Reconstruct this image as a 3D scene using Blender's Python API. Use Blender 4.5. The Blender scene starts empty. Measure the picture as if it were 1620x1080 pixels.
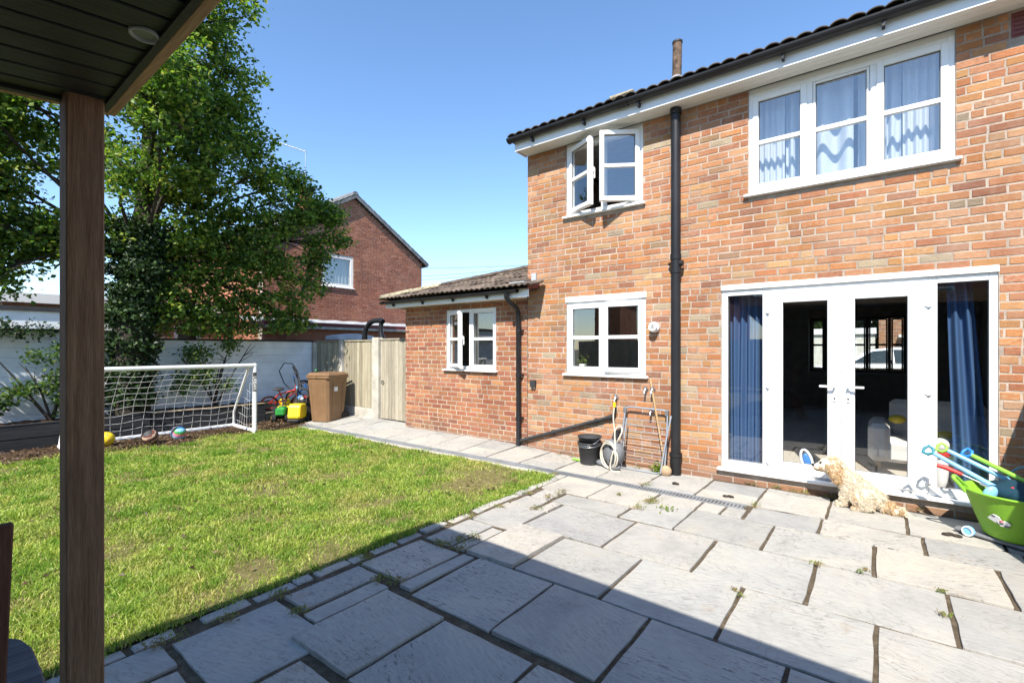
import bpy, bmesh, math, random
import numpy as np
from mathutils import Vector, Matrix, Euler
random.seed(7)
RNG = np.random.default_rng(11)
R = math.radians
scene = bpy.context.scene
COL = scene.collection

# ------------------------------------------------------------------ camera
EYE = 1.465
cam_d = bpy.data.cameras.new("camera"); cam = bpy.data.objects.new("camera", cam_d); COL.objects.link(cam)
cam.location = (0, 0, EYE); cam.rotation_euler = (R(90), 0, R(37.55))
cam_d.sensor_width = 36.0; cam_d.lens = 36.0 * 755 / 1620
cam_d.shift_x = 0.0; cam_d.shift_y = 11.0 / 1620
cam_d.clip_start = 0.05; cam_d.clip_end = 2000
scene.camera = cam

# ------------------------------------------------------------------ light
LD = Vector((-0.30, 1.0, -1.13)).normalized()        # direction the sunlight travels
w = bpy.data.worlds.new("World"); scene.world = w; w.use_nodes = True
nt = w.node_tree; nt.nodes.clear()
wo = nt.nodes.new("ShaderNodeOutputWorld"); bg = nt.nodes.new("ShaderNodeBackground"); sky = nt.nodes.new("ShaderNodeTexSky")
sky.sky_type = 'NISHITA'; sky.sun_disc = False
sky.sun_elevation = math.asin(-LD.z)
sky.sun_rotation = math.atan2(-LD.x, -LD.y)
sky.altitude = 50; sky.air_density = 1.0; sky.dust_density = 0.2; sky.ozone_density = 3.0
bg.inputs['Strength'].default_value = 0.15
hs = nt.nodes.new('ShaderNodeHueSaturation'); hs.inputs['Saturation'].default_value = 1.08; nt.links.new(sky.outputs[0], hs.inputs['Color']); nt.links.new(hs.outputs[0], bg.inputs[0]); nt.links.new(bg.outputs[0], wo.inputs[0])
sun_d = bpy.data.lights.new("sun", 'SUN'); sun = bpy.data.objects.new("sun", sun_d); COL.objects.link(sun)
sun_d.energy = 5.0; sun_d.angle = R(0.5); sun_d.color = (1.0, 0.945, 0.85)
sun.rotation_euler = LD.to_track_quat('-Z', 'Y').to_euler(); sun.location = (5, -8, 12)
vs = scene.view_settings; vs.view_transform = 'Standard'; vs.look = 'None'; vs.gamma = 1.0; vs.exposure = 0.92
vs.use_curve_mapping = False
scene.cycles.max_bounces = 10; scene.cycles.transparent_max_bounces = 24
scene.cycles.diffuse_bounces = 4; scene.cycles.glossy_bounces = 4

# ------------------------------------------------------------------ tagging and object helpers
BASE = {}
def tag(o, label=None, cat=None, group=None, kind=None):
    if label: o['label'] = label
    if cat: o['category'] = cat
    if group: o['group'] = group
    if kind: o['kind'] = kind
    return o
def thing(name, label, cat, loc=(0, 0, 0), group=None):
    o = bpy.data.objects.new(name, None); COL.objects.link(o); o.location = loc
    o.empty_display_size = 0.1
    BASE[o.name] = Vector(loc)
    return tag(o, label, cat, group)
def base_of(o):
    return BASE.get(o.name, Vector((0, 0, 0))) if o else Vector((0, 0, 0))
def link(me, name, parent=None, off=None):
    o = bpy.data.objects.new(name, me); COL.objects.link(o)
    if parent:
        o.parent = parent; BASE[o.name] = base_of(parent).copy()
    if off is not None: o.location = off
    return o
def copy_tree(o, parent=None):
    c = o.copy(); COL.objects.link(c)
    if parent: c.parent = parent
    for ch in list(o.children): copy_tree(ch, c)
    return c

class MB:
    """collects geometry in world coordinates and builds one mesh"""
    def __init__(s): s.v = []; s.f = []; s.m = []; s.cur = 0; s.sm = []
    def add(s, vs_, fs, smooth=False):
        o = len(s.v); s.v += [tuple(p) for p in vs_]
        for f in fs: s.f.append(tuple(i + o for i in f)); s.m.append(s.cur); s.sm.append(smooth)
        return s
    def box(s, a, b, M=None, jit=0):
        (x0, y0, z0), (x1, y1, z1) = a, b
        p = [(x0, y0, z0), (x1, y0, z0), (x1, y1, z0), (x0, y1, z0), (x0, y0, z1), (x1, y0, z1), (x1, y1, z1), (x0, y1, z1)]
        if jit: p = [tuple(c + random.uniform(-jit, jit) for c in q) for q in p]
        if M: p = [M @ Vector(q) for q in p]
        return s.add(p, [(0, 3, 2, 1), (4, 5, 6, 7), (0, 1, 5, 4), (1, 2, 6, 5), (2, 3, 7, 6), (3, 0, 4, 7)])
    def bar(s, p0, p1, w, h, up=(0, 0, 1)):
        p0 = Vector(p0); p1 = Vector(p1); d = (p1 - p0).normalized(); u = Vector(up)
        sd = d.cross(u).normalized() * (w / 2); u = sd.cross(d).normalized() * (h / 2)
        p = [p0 - sd - u, p0 + sd - u, p0 + sd + u, p0 - sd + u, p1 - sd - u, p1 + sd - u, p1 + sd + u, p1 - sd + u]
        return s.add(p, [(0, 1, 2, 3), (7, 6, 5, 4), (0, 4, 5, 1), (1, 5, 6, 2), (2, 6, 7, 3), (3, 7, 4, 0)])
    def tube(s, pts, r, n=10, caps=True, closed=False, flat=1.0):
        pts = [Vector(p) for p in pts]; N = len(pts)
        rr = r if isinstance(r, (list, tuple)) else [r] * N
        vs_ = []; ref = None
        for i, p in enumerate(pts):
            if closed: d = pts[(i + 1) % N] - pts[i - 1]
            else: d = pts[min(i + 1, N - 1)] - pts[max(i - 1, 0)]
            if d.length < 1e-9: d = Vector((0, 0, 1))
            d.normalize()
            if ref is None: ref = Vector((0, 0, 1)) if abs(d.z) < .9 else Vector((1, 0, 0))
            a = d.cross(ref).normalized(); b = a.cross(d).normalized(); ref = b
            for k in range(n):
                t = 2 * math.pi * k / n
                vs_.append(p + a * (rr[i] * math.cos(t)) + b * (rr[i] * flat * math.sin(t)))
        fs = []
        for i in range(N if closed else N - 1):
            j = (i + 1) % N
            for k in range(n):
                k2 = (k + 1) % n
                fs.append((i * n + k, i * n + k2, j * n + k2, j * n + k))
        s.add(vs_, fs, True)
        if caps and not closed:
            s.add(vs_[:n], [tuple(range(n))[::-1]]); s.add(vs_[-n:], [tuple(range(n))])
        return s
    def lathe(s, prof, c=(0, 0, 0), n=24, M=None, smooth=True, sx=1.0, sy=1.0):
        vs_ = []; c = Vector(c)
        for (r, z) in prof:
            for k in range(n):
                t = 2 * math.pi * k / n; q = Vector((r * sx * math.cos(t), r * sy * math.sin(t), z))
                if M: q = M @ q
                vs_.append(q + c)
        fs = []
        for i in range(len(prof) - 1):
            for k in range(n):
                k2 = (k + 1) % n; fs.append((i * n + k, i * n + k2, (i + 1) * n + k2, (i + 1) * n + k))
        return s.add(vs_, fs, smooth)
    def ball(s, c, r, n=16, m=10, M=None, sq=(1, 1, 1)):
        prof = [(max(1e-4, r * math.sin(math.pi * i / m)), -r * math.cos(math.pi * i / m)) for i in range(m + 1)]
        Ms = Matrix.Diagonal((sq[0], sq[1], sq[2])); 
        if M: Ms = M.to_3x3() @ Ms
        return s.lathe(prof, c, n, Ms)
    def prism(s, poly, axis, a, b):
        """poly 2D points extruded between a and b along axis (0,1,2)"""
        def P(u, v, t): return (t, u, v) if axis == 0 else ((u, t, v) if axis == 1 else (u, v, t))
        n = len(poly); vs_ = [P(u, v, a) for u, v in poly] + [P(u, v, b) for u, v in poly]
        fs = [tuple(range(n)), tuple(range(2 * n - 1, n - 1, -1))] + [(i, n + i, n + (i + 1) % n, (i + 1) % n) for i in range(n)]
        return s.add(vs_, fs)
    def build(s, name, mat, parent=None, bevel=0, recalc=True, sharp=True):
        b = base_of(parent)
        me = bpy.data.meshes.new(name)
        me.from_pydata([(x - b.x, y - b.y, z - b.z) for x, y, z in s.v], [], s.f)
        mats = mat if isinstance(mat, (list, tuple)) else [mat]
        for m in mats: me.materials.append(m)
        me.polygons.foreach_set('material_index', s.m); me.polygons.foreach_set('use_smooth', s.sm)
        if recalc or bevel:
            bm = bmesh.new(); bm.from_mesh(me)
            if recalc: bmesh.ops.recalc_face_normals(bm, faces=bm.faces)
            if bevel:
                bmesh.ops.bevel(bm, geom=[e for e in bm.edges if len(e.link_faces) == 2 and e.calc_face_angle(0) > .6], offset=bevel, segments=1, affect='EDGES', clamp_overlap=True)
            bm.to_mesh(me); bm.free()
        me.update()
        return link(me, name, parent)

def np_mesh(name, verts, faces, mat, parent=None, smooth=False):
    """verts (N,3) in world coordinates, faces (M,k)"""
    b = base_of(parent)
    me = bpy.data.meshes.new(name); verts = np.asarray(verts, np.float32) - np.array(b, np.float32)
    M, k = faces.shape
    me.vertices.add(len(verts)); me.vertices.foreach_set('co', verts.ravel())
    me.loops.add(M * k); me.loops.foreach_set('vertex_index', faces.astype(np.int32).ravel())
    me.polygons.add(M); me.polygons.foreach_set('loop_start', np.arange(0, M * k, k, dtype=np.int32))
    me.polygons.foreach_set('use_smooth', np.full(M, smooth)); me.materials.append(mat)
    me.update(calc_edges=True)
    return link(me, name, parent)

# ------------------------------------------------------------------ materials
class NT:
    def __init__(s, name):
        s.m = bpy.data.materials.new(name); s.m.use_nodes = True; s.t = s.m.node_tree; s.t.nodes.clear()
        s.out = s.n('ShaderNodeOutputMaterial'); s.b = s.n('ShaderNodeBsdfPrincipled'); s.l(s.b.outputs[0], s.out.inputs[0])
    def n(s, k, **kw):
        x = s.t.nodes.new(k)
        for a, v in kw.items(): setattr(x, a, v)
        return x
    def l(s, a, b): s.t.links.new(a, b)
    def pos(s, obj=False):
        if obj: return s.n('ShaderNodeTexCoord').outputs['Object']
        return s.n('ShaderNodeNewGeometry').outputs['Position']
    def noise(s, scale, vec=None, detail=4, rough=.55, stretch=None, dist=0):
        x = s.n('ShaderNodeTexNoise'); x.inputs['Scale'].default_value = scale; x.inputs['Detail'].default_value = detail
        x.inputs['Roughness'].default_value = rough; x.inputs['Distortion'].default_value = dist
        v = vec if vec is not None else s.pos()
        if stretch:
            mp = s.n('ShaderNodeMapping'); mp.inputs['Scale'].default_value = stretch; s.l(v, mp.inputs[0]); v = mp.outputs[0]
        s.l(v, x.inputs['Vector']); return x.outputs['Fac']
    def ramp(s, fac, stops, const=False):
        x = s.n('ShaderNodeValToRGB'); e = x.color_ramp.elements
        if const: x.color_ramp.interpolation = 'CONSTANT'
        while len(e) > 1: e.remove(e[-1])
        e[0].position = stops[0][0]; e[0].color = (*stops[0][1], 1) if len(stops[0][1]) == 3 else stops[0][1]
        for p, c in stops[1:]:
            q = e.new(p); q.color = (*c, 1)
        s.l(fac, x.inputs[0]); return x.outputs[0]
    def mix(s, fac, a, b, mode='MIX'):
        x = s.n('ShaderNodeMix'); x.data_type = 'RGBA'; x.blend_type = mode
        for sock, v in ((x.inputs[0], fac), (x.inputs[6], a), (x.inputs[7], b)):
            if isinstance(v, (int, float)): sock.default_value = v
            elif isinstance(v, (tuple, list)): sock.default_value = (*v[:3], 1)
            else: s.l(v, sock)
        return x.outputs[2]
    def math(s, op, a, b=0.0, clamp=False):
        x = s.n('ShaderNodeMath'); x.operation = op; x.use_clamp = clamp
        for i, v in enumerate((a, b)):
            if isinstance(v, (int, float)): x.inputs[i].default_value = v
            else: s.l(v, x.inputs[i])
        return x.outputs[0]
    def rnd(s):
        """random per loose piece and per object"""
        a = s.n('ShaderNodeNewGeometry').outputs['Random Per Island']; b = s.n('ShaderNodeObjectInfo').outputs['Random']
        return s.math('FRACT', s.math('ADD', a, b))
    def bump(s, h, strength=.3, dist=.01):
        x = s.n('ShaderNodeBump'); x.inputs['Strength'].default_value = strength; x.inputs['Distance'].default_value = dist
        s.l(h, x.inputs['Height']); s.l(x.outputs[0], s.b.inputs['Normal'])
    def col(s, v):
        if isinstance(v, (tuple, list)): s.b.inputs['Base Color'].default_value = (*v[:3], 1)
        else: s.l(v, s.b.inputs['Base Color'])
    def set(s, rough=.6, spec=.4, metal=0):
        s.b.inputs['Roughness'].default_value = rough; s.b.inputs['Specular IOR Level'].default_value = spec; s.b.inputs['Metallic'].default_value = metal
        return s

def simple(name, c, rough=.55, spec=.4, metal=0, var=.12, scale=6, bump=.08, bscale=60, rnd=0):
    n = NT(name); n.set(rough, spec, metal)
    f = n.noise(scale, detail=5)
    lo = tuple(max(0, x * (1 - var * 1.5)) for x in c); hi = tuple(min(1, x * (1 + var)) for x in c)
    cc = n.ramp(f, [(.3, lo), (.7, hi)])
    if rnd:
        r = n.rnd(); cc = n.mix(1.0, cc, n.ramp(r, [(0, (1 - rnd,) * 3), (1, (1 + rnd * .5,) * 3)]), 'MULTIPLY')
    n.col(cc)
    if bump: n.bump(n.noise(bscale, detail=3), bump, .004)
    return n.m

def m_glass(name, tint=(.9, .93, .93), wav=.012, f0=.2):
    n = NT(name); n.t.nodes.remove(n.b)
    tr = n.n('ShaderNodeBsdfTransparent'); tr.inputs[0].default_value = (*tint, 1)
    gl = n.n('ShaderNodeBsdfGlossy'); gl.inputs['Roughness'].default_value = 0.0; gl.inputs[0].default_value = (1, 1, 1, 1)
    bp = n.n('ShaderNodeBump'); bp.inputs['Strength'].default_value = wav; bp.inputs['Distance'].default_value = .02
    n.l(n.noise(3.0, detail=1), bp.inputs['Height']); n.l(bp.outputs[0], gl.inputs['Normal'])
    g = n.n('ShaderNodeNewGeometry'); dt = n.n('ShaderNodeVectorMath', operation='DOT_PRODUCT'); n.l(g.outputs['Normal'], dt.inputs[0]); n.l(g.outputs['Incoming'], dt.inputs[1])
    c5 = n.math('POWER', n.math('SUBTRACT', 1.0, n.math('ABSOLUTE', dt.outputs['Value'])), 5.0)
    fr = n.math('ADD', f0, n.math('MULTIPLY', c5, 1 - f0), True)
    mx = n.n('ShaderNodeMixShader'); n.l(fr, mx.inputs[0]); n.l(tr.outputs[0], mx.inputs[1]); n.l(gl.outputs[0], mx.inputs[2])
    n.l(mx.outputs[0], n.out.inputs[0]); return n.m

def m_brick(name, stops, dirt=(.13, .085, .06), buff=(.55, .40, .27), mott=1.0):
    n = NT(name); n.set(.9, .15)
    r = n.rnd(); c = n.ramp(r, stops)
    r2 = n.math('FRACT', n.math('MULTIPLY', r, 37.3)); r3 = n.math('FRACT', n.math('MULTIPLY', r, 91.7))
    a = n.noise(26, detail=5, rough=.7, stretch=(1, 1, 2.0)); b = n.noise(130, detail=3, rough=.75); big = n.noise(1.1, detail=4); mid = n.noise(9, detail=4, rough=.6)
    # pale bloom in patches, stronger on some bricks
    bl = n.math('MULTIPLY', n.ramp(a, [(.46, (0, 0, 0)), (.66, (1, 1, 1))]), n.ramp(r3, [(0, (.15,) * 3), (.6, (.4,) * 3), (1, (.95,) * 3)]))
    c = n.mix(n.math('MULTIPLY', bl, .8 * mott), c, n.mix(.72, c, buff))
    # darker kiln streaks
    dk = n.math('MULTIPLY', n.ramp(mid, [(.52, (0, 0, 0)), (.66, (1, 1, 1))]), n.ramp(r2, [(.3, (0, 0, 0)), (1, (.75,) * 3)]))
    c = n.mix(n.math('MULTIPLY', dk, .7 * mott), c, n.mix(.65, c, dirt))
    c = n.mix(n.math('MULTIPLY', n.ramp(b, [(.50, (0, 0, 0)), (.66, (1,) * 3)]), .5 * mott), c, n.mix(.6, c, dirt))
    c = n.mix(1.0, c, n.ramp(r2, [(0, (.80, .78, .78)), (1, (1.12,) * 3)]), 'MULTIPLY')
    c = n.mix(1.0, c, n.ramp(big, [(.3, (.74, .73, .74)), (.7, (1.06,) * 3)]), 'MULTIPLY')
    wash = n.noise(3.2, detail=5, rough=.65, stretch=(1, 1, .45))
    c = n.mix(n.math('MULTIPLY', n.ramp(wash, [(.48, (0, 0, 0)), (.70, (1, 1, 1))]), .38 * mott), c, n.mix(.7, c, (.47, .36, .26)))
    c = n.mix(n.math('MULTIPLY', n.ramp(wash, [(.28, (1, 1, 1)), (.42, (0, 0, 0))]), .45 * mott), c, n.mix(.55, c, (.14, .09, .065)))
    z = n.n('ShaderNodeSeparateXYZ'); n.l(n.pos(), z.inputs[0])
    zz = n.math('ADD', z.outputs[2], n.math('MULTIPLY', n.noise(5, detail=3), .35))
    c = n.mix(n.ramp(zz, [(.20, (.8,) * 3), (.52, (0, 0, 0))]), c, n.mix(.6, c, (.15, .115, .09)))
    n.col(c); n.bump(n.math('ADD', b, a), .7, .008); return n.m

def m_mortar(name, c):
    n = NT(name); n.set(.95, .1)
    a = n.noise(60, detail=5, rough=.7); b = n.noise(1.5, detail=3)
    cc = n.ramp(a, [(.3, tuple(x * .7 for x in c)), (.7, c)])
    n.col(n.mix(1.0, n.mix(1.0, cc, n.ramp(b, [(.3, (.74,) * 3), (.7, (1.05,) * 3)]), 'MULTIPLY'), n.ramp(n.noise(7, detail=5, rough=.7), [(.35, (.72, .70, .68)), (.65, (1.06,) * 3)]), 'MULTIPLY')); n.bump(a, .5, .006); return n.m

def m_slab(name):
    n = NT(name); n.set(.82, .25)
    r = n.rnd(); tc = n.pos(True)
    off = n.n('ShaderNodeVectorMath', operation='ADD'); n.l(tc, off.inputs[0])
    cx = n.n('ShaderNodeCombineXYZ'); n.l(n.math('MULTIPLY', r, 57.0), cx.inputs[0]); n.l(n.math('MULTIPLY', r, 31.0), cx.inputs[1]); n.l(cx.outputs[0], off.inputs[1])
    rot = n.n('ShaderNodeMapping'); n.l(off.outputs[0], rot.inputs[0]); rz = n.n('ShaderNodeCombineXYZ'); n.l(n.math('MULTIPLY', n.math('SUBTRACT', n.math('FRACT', n.math('MULTIPLY', r, 7.7)), .5), .9), rz.inputs[2]); n.l(rz.outputs[0], rot.inputs['Rotation'])
    v = rot.outputs[0]
    base = n.ramp(r, [(0, (.325, .318, .297)), (.3, (.395, .376, .338)), (.55, (.355, .35, .33)), (.8, (.42, .39, .34)), (1, (.31, .306, .295))])
    cl = n.noise(2.2, v, 5, .6, dist=.6)
    base = n.mix(1.0, base, n.ramp(cl, [(.25, (.78, .79, .8)), (.5, (1, 1, 1)), (.75, (1.14, 1.10, 1.02))]), 'MULTIPLY')
    gr = n.noise(9, v, 6, .7, stretch=(1, 6, 1))
    base = n.mix(1.0, base, n.ramp(gr, [(.3, (.86,) * 3), (.7, (1.08,) * 3)]), 'MULTIPLY')
    # riven marks: short elongated dark pits, patchy
    p1 = n.noise(19, v, 3, .55, stretch=(1.0, 3.6, 1), dist=.9); patch = n.noise(2.6, v, 3, .5)
    pit = n.math('MULTIPLY', n.ramp(p1, [(.57, (0, 0, 0)), (.65, (1, 1, 1))]), n.ramp(patch, [(.40, (.12,) * 3), (.60, (1, 1, 1))]), True)
    base = n.mix(n.math('MULTIPLY', n.math('MULTIPLY', pit, n.ramp(n.math('FRACT', n.math('MULTIPLY', r, 17.3)), [(0, (.25,) * 3), (.5, (.6,) * 3), (1, (1.15,) * 3)])), .72), base, (.10, .098, .098))
    wv = n.n('ShaderNodeTexWave'); wv.inputs['Scale'].default_value = 5.0; wv.inputs['Distortion'].default_value = 14.0; wv.inputs['Detail'].default_value = 4.0; wv.inputs['Detail Scale'].default_value = 1.4; n.l(v, wv.inputs['Vector'])
    swm = n.math('MULTIPLY', n.ramp(wv.outputs['Fac'], [(.0, (1, 1, 1)), (.10, (0, 0, 0))]), n.ramp(n.noise(3.1, v, 2, .5), [(.48, (0, 0, 0)), (.62, (1, 1, 1))]))
    base = n.mix(n.math('MULTIPLY', swm, .24), base, (.14, .14, .14))
    st = n.noise(5.5, v, 3, .5, dist=.4)
    base = n.mix(n.math('MULTIPLY', n.ramp(st, [(.62, (0, 0, 0)), (.75, (1, 1, 1))]), .28), base, (.30, .22, .14))
    sp = n.noise(55, v, 2, .5); spm = n.ramp(sp, [(.70, (0, 0, 0)), (.75, (1, 1, 1))])
    base = n.mix(n.math('MULTIPLY', spm, .5), base, (.09, .085, .08))
    n.col(base)
    h = n.math('SUBTRACT', n.math('ADD', n.math('MULTIPLY', gr, .4), n.math('MULTIPLY', cl, .6)), n.math('MULTIPLY', pit, .5))
    n.bump(h, .55, .012); return n.m

def m_wood(name, c1, c2, axis=2, rough=.75, scale=1.0, rnd=.15, spec=.25):
    n = NT(name); n.set(rough, spec)
    st = [7.0, 7.0, 7.0]; st[axis] = .35
    v = n.pos(True)
    off = n.n('ShaderNodeVectorMath', operation='ADD'); n.l(v, off.inputs[0]); cx = n.n('ShaderNodeCombineXYZ')
    r = n.rnd()
    for i in range(3): n.l(n.math('MULTIPLY', r, 13.0 + 7 * i), cx.inputs[i])
    n.l(cx.outputs[0], off.inputs[1])
    g = n.noise(4 * scale, off.outputs[0], 6, .65, stretch=tuple(st), dist=.35)
    f = n.noise(22 * scale, off.outputs[0], 3, .6, stretch=tuple(st))
    c = n.ramp(g, [(.3, c1), (.7, c2)])
    c = n.mix(1.0, c, n.ramp(f, [(.3, (.72,) * 3), (.65, (1.1,) * 3)]), 'MULTIPLY')
    if rnd: c = n.mix(1.0, c, n.ramp(n.math('FRACT', n.math('MULTIPLY', r, 5.3)), [(0, (1 - rnd,) * 3), (1, (1 + rnd,) * 3)]), 'MULTIPLY')
    n.col(c); n.bump(n.math('ADD', g, f), .4, .005); return n.m

def m_leaf(name, stops, trans=.35):
    n = NT(name); n.set(.5, .35)
    r = n.rnd(); c = n.ramp(r, stops); n.col(c)
    tl = n.n('ShaderNodeBsdfTranslucent'); n.l(n.mix(1.0, c, (1.5, 1.7, .7), 'MULTIPLY'), tl.inputs[0])
    mx = n.n('ShaderNodeMixShader'); mx.inputs[0].default_value = trans
    n.l(n.b.outputs[0], mx.inputs[1]); n.l(tl.outputs[0], mx.inputs[2]); n.l(mx.outputs[0], n.out.inputs[0]); return n.m

def m_grass(name):
    n = NT(name); n.set(.55, .3)
    r = n.rnd(); p = n.noise(1.6, detail=6, rough=.65); q = n.noise(6.5, detail=5, rough=.65)
    a = n.ramp(r, [(0, (.135, .215, .024)), (.45, (.275, .385, .052)), (.8, (.41, .49, .095)), (1, (.58, .56, .26))])
    d = n.ramp(r, [(0, (.26, .29, .06)), (.6, (.42, .40, .12)), (1, (.58, .49, .25))])
    c = n.mix(n.ramp(p, [(.46, (0, 0, 0)), (.64, (.9,) * 3)]), a, d)
    c = n.mix(1.0, c, n.ramp(q, [(.3, (.55, .66, .5)), (.5, (1, 1, 1)), (.7, (1.25, 1.2, 1.15))]), 'MULTIPLY')
    n.col(c)
    tl = n.n('ShaderNodeBsdfTranslucent'); n.l(n.mix(1.0, c, (1.3, 1.4, .7), 'MULTIPLY'), tl.inputs[0])
    mx = n.n('ShaderNodeMixShader'); mx.inputs[0].default_value = .35
    n.l(n.b.outputs[0], mx.inputs[1]); n.l(tl.outputs[0], mx.inputs[2]); n.l(mx.outputs[0], n.out.inputs[0]); return n.m

def m_ground(name, stops, scale=8, bump=.6):
    n = NT(name); n.set(.95, .1)
    a = n.noise(scale, detail=8, rough=.7); b = n.noise(scale * 9, detail=4, rough=.7)
    c = n.ramp(n.math('ADD', n.math('MULTIPLY', a, .6), n.math('MULTIPLY', b, .4)), stops); n.col(c); n.bump(b, bump, .02); return n.m

def m_curtain(name, c, trans=.3):
    n = NT(name); n.set(.85, .1); f = n.noise(160, detail=2)
    cc = n.ramp(f, [(.3, tuple(x * .85 for x in c)), (.7, c)]); n.col(cc)
    tl = n.n('ShaderNodeBsdfTranslucent'); n.l(cc, tl.inputs[0]); mx = n.n('ShaderNodeMixShader'); mx.inputs[0].default_value = trans
    n.l(n.b.outputs[0], mx.inputs[1]); n.l(tl.outputs[0], mx.inputs[2]); n.l(mx.outputs[0], n.out.inputs[0]); return n.m

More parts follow.
